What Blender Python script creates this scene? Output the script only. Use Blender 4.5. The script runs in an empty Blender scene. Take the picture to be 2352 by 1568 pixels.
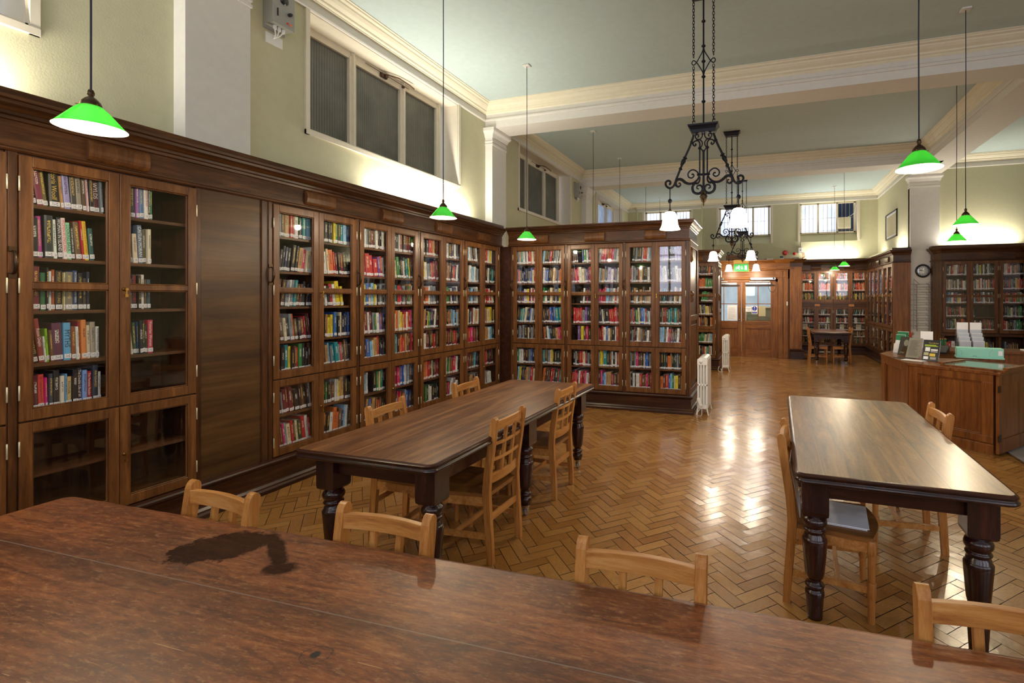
import bpy, math, random
from mathutils import Matrix, Vector
random.seed(7)
PI = math.pi
C = bpy.context.scene.collection
sc = bpy.context.scene

# ------------------------------------------------------------------ materials
def srgb(h, a=1.0):
    if isinstance(h, str):
        h = [int(h[i:i+2], 16)/255 for i in (0, 2, 4)]
    return tuple(((c/12.92) if c <= .04045 else ((c+.055)/1.055)**2.4) for c in h) + (a,)

class NT:
    def __init__(s, name):
        s.m = bpy.data.materials.new(name); s.m.use_nodes = True
        s.t = s.m.node_tree; s.t.nodes.clear()
        s.out = s.n('ShaderNodeOutputMaterial')
    def n(s, typ, ins=None, **kw):
        nd = s.t.nodes.new(typ)
        for k, v in kw.items(): setattr(nd, k, v)
        for k, v in (ins or {}).items():
            if isinstance(v, bpy.types.NodeSocket): s.t.links.new(v, nd.inputs[k])
            else: nd.inputs[k].default_value = v
        return nd
    def math(s, op, a, b=None, c=None, clamp=False):
        ins = {0: a}
        if b is not None: ins[1] = b
        if c is not None: ins[2] = c
        return s.n('ShaderNodeMath', ins, operation=op, use_clamp=clamp).outputs[0]
    def ramp(s, fac, stops):
        r = s.n('ShaderNodeValToRGB', {0: fac})
        e = r.color_ramp.elements
        while len(e) < len(stops): e.new(.5)
        for el, (p, c) in zip(e, stops):
            el.position = p; el.color = srgb(c) if isinstance(c, str) else c
        return r.outputs[0]
    def mix(s, fac, a, b, mode='MIX'):
        m = s.n('ShaderNodeMix', data_type='RGBA', blend_type=mode)
        for i, v in ((0, fac), (6, a), (7, b)):
            if isinstance(v, bpy.types.NodeSocket): s.t.links.new(v, m.inputs[i])
            else: m.inputs[i].default_value = v
        return m.outputs[2]
    def noise(s, vec, scale, detail=3, rough=.55, dist=0):
        return s.n('ShaderNodeTexNoise', {'Vector': vec, 'Scale': scale, 'Detail': detail, 'Roughness': rough, 'Distortion': dist}).outputs[0]
    def coords(s, scale=(1, 1, 1), rot=(0, 0, 0), kind='Object'):
        tc = s.n('ShaderNodeTexCoord')
        mp = s.n('ShaderNodeMapping', {'Vector': tc.outputs[kind], 'Scale': scale, 'Rotation': rot})
        return mp.outputs[0]
    def bump(s, h, strength=.2, dist=.01):
        return s.n('ShaderNodeBump', {'Height': h, 'Strength': strength, 'Distance': dist}).outputs[0]
    def bsdf(s, **ins):
        b = s.n('ShaderNodeBsdfPrincipled', {k.replace('_', ' '): v for k, v in ins.items()})
        s.t.links.new(b.outputs[0], s.out.inputs[0]); return s.m

def plain(name, col, rough=.5, metal=0, bumpy=0, **kw):
    t = NT(name); ins = dict(Base_Color=srgb(col), Roughness=rough, Metallic=metal); ins.update(kw)
    v = t.coords()
    n = t.noise(v, 14, 2)
    c = srgb(col)
    ins['Base_Color'] = t.mix(n, tuple(x*.93 for x in c[:3])+(1,), tuple(min(1, x*1.06) for x in c[:3])+(1,))
    if bumpy: ins['Normal'] = t.bump(t.noise(v, 90, 3), bumpy, .004)
    return t.bsdf(**ins)

def wood(name, dark, mid, light, axis='z', rough=.35, scale=1.0, coat=.12, bump=.12, wear=0.0, knots=1.0):
    t = NT(name)
    s = {'x': (1.2, 16, 16), 'y': (16, 1.2, 16), 'z': (16, 16, 1.2)}[axis]
    v = t.coords(tuple(k*scale for k in s))
    info = t.n('ShaderNodeObjectInfo')
    off = t.n('ShaderNodeVectorMath', {0: v, 1: t.n('ShaderNodeCombineXYZ', {0: t.math('MULTIPLY', info.outputs['Random'], 37.0), 1: t.math('MULTIPLY', info.outputs['Random'], 11.0), 2: 0.0}).outputs[0]}, operation='ADD').outputs[0]
    n1 = t.noise(off, 1.1, 6, .62, .6*knots)
    n2 = t.noise(off, 5.5, 5, .7)
    n3 = t.noise(t.coords(), 2.2, 3)
    f = t.math('ADD', t.math('MULTIPLY', n1, .62), t.math('MULTIPLY', n2, .38))
    col = t.ramp(f, [(.33, dark), (.5, mid), (.68, light)])
    col = t.mix(t.ramp(n3, [(.35, (0, 0, 0, 1)), (.7, (.35, .35, .35, 1))]), col, srgb(dark))
    r = t.math('ADD', rough-.08, t.math('MULTIPLY', n2, .2))
    if wear:
        n4 = t.noise(off, 1.6, 9, .8)
        col = t.mix(t.ramp(n4, [(.5, (0, 0, 0, 1)), (.72, (wear, wear, wear, 1))]), col, srgb(light))
    return t.bsdf(Base_Color=col, Roughness=r, Normal=t.bump(f, bump, .004), Coat_Weight=coat, Coat_Roughness=.25, Specular_IOR_Level=.32)

def emit(name, col, strength, var=0.0):
    t = NT(name); c = srgb(col)
    if var:
        n = t.noise(t.coords((1, 1, .5)), 1.4, 4, .7)
        colr = t.mix(t.ramp(n, [(.4, (0, 0, 0, 1)), (.62, (1, 1, 1, 1))]), tuple(x*(1-var) for x in c[:3])+(1,), c)
    else: colr = c
    e = t.n('ShaderNodeEmission', {0: colr, 1: strength}); t.t.links.new(e.outputs[0], t.out.inputs[0]); return t.m

M = {}
M['case'] = wood('dark_bookcase_oak', '2a1608', '4f2f17', '754a26', 'z', .33)
M['case_x'] = wood('dark_bookcase_oak_rails', '2a1608', '523118', '794d28', 'x', .33)
M['door'] = wood('bookcase_door_oak', '42240f', '6a4321', '8b5d32', 'z', .34)
M['carc'] = wood('bookcase_inside', '2a180d', '45291a', '583620', 'z', .5, coat=0)
M['shelf'] = wood('shelf_wood', '3a2213', '5f3c24', '7e5433', 'x', .45, coat=.1)
M['panel'] = wood('plywood_panel', '33200e', '513619', '6d4c28', 'x', .4, scale=.12, knots=9)
M['plinth'] = wood('plinth_wood', '1e0e07', '381b0e', '523018', 'x', .3)
M['oak'] = wood('warm_oak_joinery', '5a3010', '8a5626', 'ac7339', 'z', .38)
M['oak_x'] = wood('warm_oak_rails', '5a3010', '8a5626', 'ac7339', 'x', .38)
M['desk'] = wood('counter_mahogany', '4a260f', '79461e', '97602e', 'z', .3, knots=.5)
M['chair'] = wood('chair_oak', '8a5424', 'b77a3c', 'd09a58', 'z', .38, scale=1.6, bump=.08)
M['chair_x'] = wood('chair_oak_rail', '93592a', 'c08443', 'd8a566', 'x', .38, scale=1.6, bump=.08)
M['seat'] = wood('seat_oak', '6b4220', '8f5d2d', 'ab773d', 'y', .3, bump=.05)
M['leg'] = wood('table_leg_mahogany', '170a08', '2c1310', '4c2418', 'z', .22, coat=.5, bump=.05)
M['apron'] = wood('table_apron', '22100b', '3d1e13', '54301d', 'x', .3)
M['top2'] = wood('long_table_top', '351a0c', '6c4020', 'a06e3e', 'y', .34, scale=.62, wear=.85, bump=.1, knots=2.5)
M['wall'] = plain('olive_cream_wall_paint', 'c4c09f', .75, bumpy=.25)
M['ceil'] = plain('grey_green_ceiling_paint', 'bccccb', .85, bumpy=.08)
M['white'] = plain('off_white_plaster', 'd9d5cd', .65, bumpy=.08)
M['cream'] = plain('cream_cornice_paint', 'e2dac2', .6, bumpy=.06)
M['frame'] = plain('window_paint', 'dcd3bf', .5, bumpy=.1)
M['iron'] = plain('black_wrought_iron', '191a22', .45, .5)
M['bronze'] = plain('dark_bronze', '4a3826', .35, .8)
M['brass'] = plain('brass', 'b08c4a', .3, 1)
M['brass2'] = plain('pale_brass_hinge', 'd8cfae', .35, .6)
M['chrome'] = plain('chrome', 'c8c8cc', .2, 1)
M['rad'] = plain('white_radiator_enamel', 'e6e4de', .35)
M['plastic'] = plain('white_plastic', 'e2e0db', .4)
M['grey'] = plain('grey_plastic', '9b9a92', .45)
M['black'] = plain('black_plastic', '14141a', .35)
M['cord'] = plain('dark_lamp_cord', '1c1a2c', .6)
M['red'] = plain('red_plastic', 'b3271d', .3)
M['orange'] = plain('orange_wheel', 'e06a2a', .4)
M['paper'] = plain('white_paper', 'f0eff2', .6)
M['teal'] = plain('turquoise_card', '8fd2bf', .55)
M['green'] = plain('green_pencil', '0f7f4e', .4)
M['rust'] = plain('rusty_latch', '4d3624', .6, .3)
M['stone'] = plain('grey_stone_floor', 'a09a96', .5, bumpy=.2)
M['greenglass'] = plain('grey_green_glass', '7d8a80', .08)
M['signgreen'] = plain('exit_sign_green', '2f9a4a', .4, Emission_Color=srgb('2f9a4a'), Emission_Strength=.12)
M['signwhite'] = plain('sign_white', 'f2f5ea', .4, Emission_Color=srgb('e8f0dc'), Emission_Strength=.15)
M['blue'] = plain('sign_blue', '2233a0', .4)
M['black_ink'] = plain('black_ink', '1a1820', .5)
M['art'] = plain('engraving_paper', 'b9b08a', .5)
M['corr'] = plain('corridor_wall', 'd7c3a3', .7)
M['day'] = emit('daylight_frosted_glass', 'd3dcf5', 1.7, .6)
M['day2'] = emit('daylight_dim_glass', 'aab8cf', .4, .6)
M['daybig'] = emit('daylight_big_window', 'dde0f0', 3.2, .15)
M['daydark'] = emit('shaded_window_glass', '3c4658', .35, .5)
M['sky'] = emit('corridor_window_light', 'cfe0ee', .5, .3)
M['bell'] = emit('opal_bell_glass', 'fff0d8', 2.6)
M['bulb'] = emit('bulb', 'ffe2b0', 25)

def mat_darkglass():
    t = NT('ribbed_dark_glass')
    v = t.coords()
    sx = t.n('ShaderNodeSeparateXYZ', {0: v})
    w = t.math('SINE', t.math('MULTIPLY', sx.outputs[1], 190.0))
    n = t.noise(v, 2.5, 4, .6)
    col = t.ramp(n, [(.35, '55564f'), (.6, '6b6b63'), (.75, '7d7b70')])
    col = t.mix(t.math('MULTIPLY', t.math('GREATER_THAN', w, .55), .35), col, srgb('2e302e'))
    return t.bsdf(Base_Color=col, Roughness=.4, Normal=t.bump(w, .5, .004), Specular_IOR_Level=.5)
M['darkglass'] = mat_darkglass()

def mat_glass(name, k=1.0, tint=(1, 1, 1, 1), wav=.0):
    t = NT(name); g = {'Color': (1, 1, 1, 1), 'Roughness': 0.02}
    geo = t.n('ShaderNodeNewGeometry'); nrm = geo.outputs['Normal']
    if wav: nrm = t.bump(t.noise(t.coords(), 2.3, 2), wav, .02); g['Normal'] = nrm
    c = t.math('ABSOLUTE', t.n('ShaderNodeVectorMath', {0: nrm, 1: geo.outputs['Incoming']}, operation='DOT_PRODUCT').outputs['Value'])
    f = t.math('ADD', .045*k, t.math('MULTIPLY', .9, t.math('POWER', t.math('SUBTRACT', 1.0, c), 5.0)), clamp=True)
    a = t.n('ShaderNodeBsdfTransparent', {0: tint}); b = t.n('ShaderNodeBsdfGlossy', g)
    m = t.n('ShaderNodeMixShader', {0: f, 1: a.outputs[0], 2: b.outputs[0]})
    t.t.links.new(m.outputs[0], t.out.inputs[0]); return t.m
M['glass'] = mat_glass('cabinet_glass', 1.7, (.95, .96, .94, 1), .035)
M['clear'] = mat_glass('clear_acrylic', 1.0, (.9, .92, .95, 1))

def mat_shade(name, col, glow, tl=.5):
    t = NT(name); c = srgb(col)
    d = t.n('ShaderNodeBsdfDiffuse', {0: c}); tr = t.n('ShaderNodeBsdfTranslucent', {0: c})
    g = t.n('ShaderNodeBsdfGlossy', {0: (1, 1, 1, 1), 'Roughness': .06})
    m1 = t.n('ShaderNodeMixShader', {0: tl, 1: d.outputs[0], 2: tr.outputs[0]})
    m2 = t.n('ShaderNodeMixShader', {0: .06, 1: m1.outputs[0], 2: g.outputs[0]})
    e = t.n('ShaderNodeEmission', {0: c, 1: glow})
    a = t.n('ShaderNodeAddShader', {0: m2.outputs[0], 1: e.outputs[0]})
    t.t.links.new(a.outputs[0], t.out.inputs[0]); return t.m
M['shade'] = mat_shade('green_cased_glass', '2fa335', .0, .26)
M['liner'] = mat_shade('white_cased_glass', 'f5ead8', .12)

def mat_book():
    t = NT('book_cloth_and_jackets')
    at = t.n('ShaderNodeAttribute', attribute_name='Col')
    uv = t.n('ShaderNodeUVMap', uv_map='UVMap')
    s = t.n('ShaderNodeSeparateXYZ', {0: uv.outputs[0]})
    u, v = s.outputs[0], s.outputs[1]
    seed = at.outputs['Alpha']
    def band(x, lo, hi):
        return t.math('MULTIPLY', t.math('GREATER_THAN', x, lo), t.math('LESS_THAN', x, hi))
    vec = t.n('ShaderNodeCombineXYZ', {0: t.math('MULTIPLY', u, 3.0), 1: t.math('MULTIPLY', v, 26.0), 2: t.math('MULTIPLY', seed, 91.0)}).outputs[0]
    n = t.noise(vec, 2.2, 1, .4)
    glyph = t.math('GREATER_THAN', n, .5)
    v1 = t.math('ADD', .92, t.math('MULTIPLY', seed, -.16))
    v0 = t.math('ADD', .28, t.math('MULTIPLY', seed, .3))
    col1 = t.math('MULTIPLY', band(u, .3, .68), t.math('MULTIPLY', t.math('GREATER_THAN', v, v0), t.math('LESS_THAN', v, v1)))
    f = t.math('MULTIPLY', t.math('MULTIPLY', glyph, col1), .85)
    lum = t.n('ShaderNodeRGBToBW', {0: at.outputs['Color']}).outputs[0]
    ink = t.mix(t.math('GREATER_THAN', lum, .22), t.mix(t.math('GREATER_THAN', seed, .5), srgb('d8b860'), srgb('e8e6e0')), srgb('2b2430'))
    col = t.mix(f, at.outputs['Color'], ink)
    return t.bsdf(Base_Color=col, Roughness=.45)
M['book'] = mat_book()
M['pages'] = plain('book_pages', 'd6cfbe', .8)
def mat_label():
    t = NT('classmark_label')
    uv = t.n('ShaderNodeUVMap', uv_map='UVMap')
    mp = t.n('ShaderNodeMapping', {'Vector': uv.outputs[0], 'Scale': (7, 3.2, 1)})
    s = t.n('ShaderNodeSeparateXYZ', {0: uv.outputs[0]})
    inb = t.math('MULTIPLY', t.math('LESS_THAN', t.math('ABSOLUTE', t.math('SUBTRACT', s.outputs[0], .5)), .34), t.math('LESS_THAN', t.math('ABSOLUTE', t.math('SUBTRACT', s.outputs[1], .5)), .3))
    f = t.math('MULTIPLY', inb, t.math('GREATER_THAN', t.noise(mp.outputs[0], 1.7, 1), .54))
    return t.bsdf(Base_Color=t.mix(f, srgb('e9e8ef'), srgb('555566')), Roughness=.5)
M['label'] = mat_label()

def mat_floor():
    t = NT('herringbone_oak_blocks')
    at = t.n('ShaderNodeAttribute', attribute_name='Col')
    uv = t.n('ShaderNodeUVMap', uv_map='UVMap')
    mp = t.n('ShaderNodeMapping', {'Vector': uv.outputs[0], 'Scale': (5, 60, 1)})
    n = t.noise(mp.outputs[0], 1.0, 6, .65)
    big = t.noise(t.coords(), .8, 3)
    base = t.ramp(at.outputs['Fac'], [(0, '9a6832'), (.35, 'ab793d'), (.7, 'b88749'), (1, 'a37039')])
    col = t.mix(t.ramp(n, [(.4, (0, 0, 0, 1)), (.75, (.55, .55, .55, 1))]), base, srgb('5c3a18'))
    col = t.mix(t.ramp(big, [(.35, (0, 0, 0, 1)), (.7, (.25, .25, .25, 1))]), col, srgb('7d5224'))
    wob = t.noise(t.coords(), 11, 3)
    r = t.math('ADD', .14, t.math('MULTIPLY', t.noise(t.coords(), 5, 4), .18))
    return t.bsdf(Base_Color=col, Roughness=r, Normal=t.bump(t.math('ADD', wob, t.math('MULTIPLY', t.noise(t.coords(), 30, 2), .15)), .26, .008), Specular_IOR_Level=.5, Coat_Weight=.35, Coat_Roughness=.17)
M['floor'] = mat_floor()
M['gap'] = plain('dark_floor_joint', '20130a', .6)

def mat_stained_top():
    # worn mahogany with a dark spill stain, a pale seam, scratches and a knot
    t = NT('worn_mahogany_table_top')
    tc = t.n('ShaderNodeTexCoord'); P = tc.outputs['Object']
    def mp(scale, loc=(0, 0, 0), rot=0): return t.n('ShaderNodeMapping', {'Vector': P, 'Scale': scale, 'Location': loc, 'Rotation': (0, 0, rot)}).outputs[0]
    n1 = t.noise(mp((1.6, 11, 1)), 1.5, 8, .72, 1.3); n2 = t.noise(mp((9, 50, 1)), 2.2, 8, .85); n3 = t.noise(mp((1, 1.6, 1)), 1.7, 4, .6)
    f = t.math('ADD', t.math('MULTIPLY', n1, .55), t.math('MULTIPLY', n2, .45))
    col = t.ramp(f, [(.36, '3c190b'), (.46, '6a3519'), (.55, '925228'), (.68, 'bf8450')])
    col = t.mix(t.ramp(n3, [(.42, (0, 0, 0, 1)), (.68, (.6, .6, .6, 1))]), col, srgb('3c1c10'))
    # pale wear
    n4 = t.noise(mp((9, 30, 1)), 2.5, 8, .85)
    col = t.mix(t.ramp(n4, [(.52, (0, 0, 0, 1)), (.64, (.6, .6, .6, 1))]), col, srgb('b98656'))
    # fine scratches
    def scratches(ang, seed, dens):
        m = t.n('ShaderNodeMapping', {'Vector': P, 'Scale': (.45, 22, 1), 'Rotation': (0, 0, ang), 'Location': (seed, seed*2.3, 0)}).outputs[0]
        w = t.n('ShaderNodeTexVoronoi', {'Vector': m, 'Scale': 1.6, 'Randomness': 1.0}, feature='F1').outputs[0]
        return t.math('MULTIPLY', t.math('LESS_THAN', w, .05), t.math('GREATER_THAN', t.noise(mp((5, 5, 1), (seed, 0, 0)), 1.5, 2), dens))
    scr = t.math('MAXIMUM', t.math('MAXIMUM', scratches(.5, 3.1, .5), scratches(-.7, 7.7, .52)), t.math('MAXIMUM', scratches(1.3, 1.2, .54), scratches(.05, 5.5, .5)))
    col = t.mix(t.math('MULTIPLY', scr, .6), col, srgb('c89a70'))
    # stain: one large blot and a trailing run
    s = t.n('ShaderNodeSeparateXYZ', {0: P}); X, Y = s.outputs[0], s.outputs[1]
    nz = t.math('MULTIPLY', t.math('SUBTRACT', t.noise(P, 22, 5, .7), .5), 1.1)
    def ell(cx, cy, a, b, ang, soft=.07):
        c, sn = math.cos(ang), math.sin(ang)
        dx = t.math('SUBTRACT', X, cx); dy = t.math('SUBTRACT', Y, cy)
        u = t.math('DIVIDE', t.math('ADD', t.math('MULTIPLY', dx, c), t.math('MULTIPLY', dy, sn)), a)
        w = t.math('DIVIDE', t.math('SUBTRACT', t.math('MULTIPLY', dy, c), t.math('MULTIPLY', dx, sn)), b)
        r = t.math('SQRT', t.math('ADD', t.math('MULTIPLY', u, u), t.math('MULTIPLY', w, w)))
        r = t.math('ADD', r, nz)
        return t.math('DIVIDE', t.math('SUBTRACT', 1.0+soft, r), soft*2, clamp=True)
    st = t.math('MAXIMUM', ell(STAIN[0], STAIN[1], .15, .1, .55), t.math('MAXIMUM', ell(STAIN[0]+.2, STAIN[1]+.03, .16, .026, -.62, .2), ell(STAIN[0]+.31, STAIN[1]-.05, .05, .035, .3, .2)))
    col = t.mix(t.math('MULTIPLY', st, .86), col, srgb('1c120e'))
    # seam between the boards, with a soft shadow band painted into the colour
    def line(y0, wd): return t.math('LESS_THAN', t.math('ABSOLUTE', t.math('SUBTRACT', Y, y0)), wd)
    col = t.mix(t.math('MULTIPLY', t.ramp(t.math('ABSOLUTE', t.math('SUBTRACT', Y, SEAM+.01)), [(0, (1, 1, 1, 1)), (.055, (0, 0, 0, 1))]) if False else t.math('MULTIPLY', t.math('SUBTRACT', 1.0, t.math('DIVIDE', t.math('ABSOLUTE', t.math('SUBTRACT', Y, SEAM-.015)), .1), clamp=True), t.noise(mp((3, 3, 1)), 2, 3)), .9), col, srgb('1f110b'))
    col = t.mix(t.math('MULTIPLY', line(SEAM, .0016), .6), col, srgb('8a8078'))
    kd = t.math('MAXIMUM', ell(KNOT[0], KNOT[1], .012, .011, 0, .2), t.math('MULTIPLY', t.math('SUBTRACT', ell(KNOT[0], KNOT[1], .036, .03, .3, .03), ell(KNOT[0], KNOT[1], .034, .028, .3, .03)), .9))
    col = t.mix(kd, col, srgb('120c12'))
    rough = t.math('ADD', .27, t.math('MULTIPLY', n2, .25))
    rough = t.math('ADD', rough, t.math('MULTIPLY', st, .08))
    return t.bsdf(Base_Color=col, Roughness=rough, Normal=t.bump(t.math('ADD', n4, t.math('MULTIPLY', scr, -.5)), .2, .002), Coat_Weight=t.math('MULTIPLY', t.math('SUBTRACT', 1.0, st), .2), Coat_Roughness=.3, Specular_IOR_Level=t.math('SUBTRACT', .45, t.math('MULTIPLY', st, .38)))
STAIN, SEAM, KNOT = (0, 0), 0, (0, 0)

def mat_plank_top():
    t = NT('planked_mahogany_table_top')
    tc = t.n('ShaderNodeTexCoord'); P = tc.outputs['Object']
    def mp(scale): return t.n('ShaderNodeMapping', {'Vector': P, 'Scale': scale}).outputs[0]
    n1 = t.noise(mp((18, 1.5, 1)), 1.1, 7, .66, .7); n2 = t.noise(mp((30, 12, 1)), 3.2, 5, .7)
    s = t.n('ShaderNodeSeparateXYZ', {0: P}); X, Y = s.outputs[0], s.outputs[1]
    col = t.ramp(n1, [(.35, '4a2c13'), (.52, '7a5226'), (.7, '9d7440')])
    for x0, wd in ((-.31, .0010), (.0, .0009), (.19, .0022)):
        col = t.mix(t.math('LESS_THAN', t.math('ABSOLUTE', t.math('SUBTRACT', X, x0)), wd), col, srgb('140c08'))
    return t.bsdf(Base_Color=col, Roughness=t.math('ADD', .24, t.math('MULTIPLY', n2, .2)), Normal=t.bump(t.math('ADD', n2, t.math('MULTIPLY', n1, .5)), .3, .004), Specular_IOR_Level=.6, Coat_Weight=.5, Coat_Roughness=.24)
M['plank'] = mat_plank_top()

# ------------------------------------------------------------------ mesh builder
class MB:
    def __init__(s): s.v = []; s.f = []; s.m = []; s.sm = []; s.mats = []; s.uv = []; s.col = []; s.T = Matrix()
    def mi(s, m):
        m = M[m] if isinstance(m, str) else m
        if m not in s.mats: s.mats.append(m)
        return s.mats.index(m)
    def add(s, vs, fs, mat, smooth=False, uvs=None, col=None):
        b = len(s.v); s.v += [s.T @ Vector(p) for p in vs]; k = s.mi(mat)
        for i, f in enumerate(fs):
            s.f.append([b+j for j in f]); s.m.append(k); s.sm.append(smooth)
            s.uv.append(uvs[i] if uvs else None); s.col.append(col)
        return s
    def box(s, x0, x1, y0, y1, z0, z1, mat, col=None):
        vs = [(x, y, z) for z in (z0, z1) for y in (y0, y1) for x in (x0, x1)]
        return s.add(vs, [(0, 2, 3, 1), (4, 5, 7, 6), (0, 1, 5, 4), (2, 6, 7, 3), (1, 3, 7, 5), (0, 4, 6, 2)], mat, col=col)
    def loft(s, rings, mat, smooth=False, closed=True, caps=True):
        n = len(rings[0]); vs = [p for r in rings for p in r]; fs = []
        for i in range(len(rings)-1):
            for j in range(n if closed else n-1):
                k = (j+1) % n
                fs.append((i*n+j, i*n+k, (i+1)*n+k, (i+1)*n+j))
        s.add(vs, fs, mat, smooth)
        if caps and closed:
            s.add(rings[0], [tuple(range(n))[::-1]], mat); s.add(rings[-1], [tuple(range(n))], mat)
        return s
    def lathe(s, prof, mat, c=(0, 0, 0), n=20, smooth=True, caps=True, sx=1, sy=1):
        rings = [[(c[0]+r*sx*math.cos(2*PI*i/n), c[1]+r*sy*math.sin(2*PI*i/n), c[2]+z) for i in range(n)] for r, z in prof]
        return s.loft(rings, mat, smooth, True, caps)
    def tube(s, pts, r, mat, n=8, closed=False, smooth=True):
        pts = [Vector(p) for p in pts]; rs = r if isinstance(r, (list, tuple)) else [r]*len(pts)
        rings = []; prev = None
        for i, p in enumerate(pts):
            a = pts[i-1] if i or closed else p; b = pts[(i+1) % len(pts)] if i < len(pts)-1 or closed else p
            d = (b-a).normalized()
            if prev is None: prev = Vector((0, 0, 1)) if abs(d.z) < .9 else Vector((1, 0, 0))
            x = d.cross(prev).normalized(); y = x.cross(d).normalized(); prev = y
            rings.append([tuple(p+rs[i]*(math.cos(2*PI*k/n)*x+math.sin(2*PI*k/n)*y)) for k in range(n)])
        if closed: rings.append(rings[0])
        return s.loft(rings, mat, smooth, True, not closed)
    def prism(s, poly, z0, z1, mat, smooth=False):      # poly in xy, counter-clockwise
        return s.loft([[(x, y, z0) for x, y in poly], [(x, y, z1) for x, y in poly]], mat, smooth)
    def prism_x(s, poly, x0, x1, mat):                    # poly in yz
        return s.loft([[(x0, y, z) for y, z in poly], [(x1, y, z) for y, z in poly]], mat)
    def prism_y(s, poly, y0, y1, mat):
        return s.loft([[(x, y0, z) for x, z in poly], [(x, y1, z) for x, z in poly]], mat)
    def sweep(s, path, prof, mat, closed=False, smooth=False):
        # path in xy; prof (offset to the right-hand side, z)
        n = len(path); rings = []
        for i, p in enumerate(path):
            a = path[i-1] if (i or closed) else None; b = path[(i+1) % n] if (i < n-1 or closed) else None
            P = Vector(p)
            d1 = (P-Vector(a)).normalized() if a is not None else None
            d2 = (Vector(b)-P).normalized() if b is not None else None
            d1 = d1 or d2; d2 = d2 or d1
            n1 = Vector((d1.y, -d1.x)); n2 = Vector((d2.y, -d2.x))
            m = (n1+n2).normalized(); k = 1/max(.3, m.dot(n1))
            rings.append([(P.x+m.x*o*k, P.y+m.y*o*k, z) for o, z in prof])
        if closed: rings.append(rings[0])
        return s.loft(rings, mat, smooth, True, not closed)
    def build(s, name, parent=None, loc=None, bevel=0, kind=None, sharp=None):
        me = bpy.data.meshes.new(name); me.from_pydata([tuple(v) for v in s.v], [], s.f)
        for m in s.mats: me.materials.append(m)
        for p, k, sm in zip(me.polygons, s.m, s.sm): p.material_index = k; p.use_smooth = sm
        if any(u is not None for u in s.uv):
            l = me.uv_layers.new(name='UVMap').data
            for p, u in zip(me.polygons, s.uv):
                for j, li in enumerate(p.loop_indices): l[li].uv = u[j] if u else (-1, -1)
        if any(c is not None for c in s.col):
            a = me.color_attributes.new('Col', 'FLOAT_COLOR', 'CORNER').data
            for p, c in zip(me.polygons, s.col):
                if c is not None:
                    for li in p.loop_indices: a[li].color = c
        o = bpy.data.objects.new(name, me); C.objects.link(o)
        if parent: o.parent = parent
        if loc: o.location = loc
        if bevel:
            b = o.modifiers.new('bevel', 'BEVEL'); b.width = bevel; b.segments = 2; b.limit_method = 'ANGLE'; b.angle_limit = .7
        if kind: o['kind'] = kind
        return o

def tag(o, label=None, cat=None, group=None, kind=None):
    if label: o['label'] = label
    if cat: o['category'] = cat
    if group: o['group'] = group
    if kind: o['kind'] = kind
    return o
def thing(name, label, cat, loc=(0, 0, 0), rz=0, group=None):
    o = bpy.data.objects.new(name, None); C.objects.link(o); o.location = loc; o.rotation_euler = (0, 0, rz)
    o.empty_display_size = .1
    return tag(o, label, cat, group)
def copy_tree(o, parent=None):
    c = o.copy(); C.objects.link(c); c.parent = parent
    for ch in list(o.children): copy_tree(ch, c)
    return c
_tc = {}
def text_geo(txt, size=1.0, align='CENTER'):
    k = (txt, align)
    if k not in _tc:
        cu = bpy.data.curves.new('t', 'FONT'); cu.body = txt; cu.align_x = align; cu.align_y = 'CENTER'; cu.size = 1; cu.resolution_u = 2
        o = bpy.data.objects.new('t', cu); C.objects.link(o)
        me = o.to_mesh()
        _tc[k] = ([tuple(v.co) for v in me.vertices], [tuple(p.vertices) for p in me.polygons])
        o.to_mesh_clear(); bpy.data.objects.remove(o); bpy.data.curves.remove(cu)
    vs, fs = _tc[k]
    return [(x*size, y*size, z*size) for x, y, z in vs], fs
EXPO = 1.0
# ------------------------------------------------------------------ camera
F_PX, CX_PX, HY_PX, CAM_H, YAW = 1114.7, 1400., 685.5, 1.6, .3075
cd = bpy.data.cameras.new('camera'); cam = bpy.data.objects.new('camera', cd); C.objects.link(cam)
cam.location = (0, 0, CAM_H); cam.rotation_euler = (PI/2, 0, YAW)
cd.sensor_width = 36; cd.lens = 36*F_PX/2352; cd.shift_x = (1176-CX_PX)/2352; cd.shift_y = -(784-HY_PX)/2352
cd.clip_start = .02; sc.camera = cam

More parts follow.
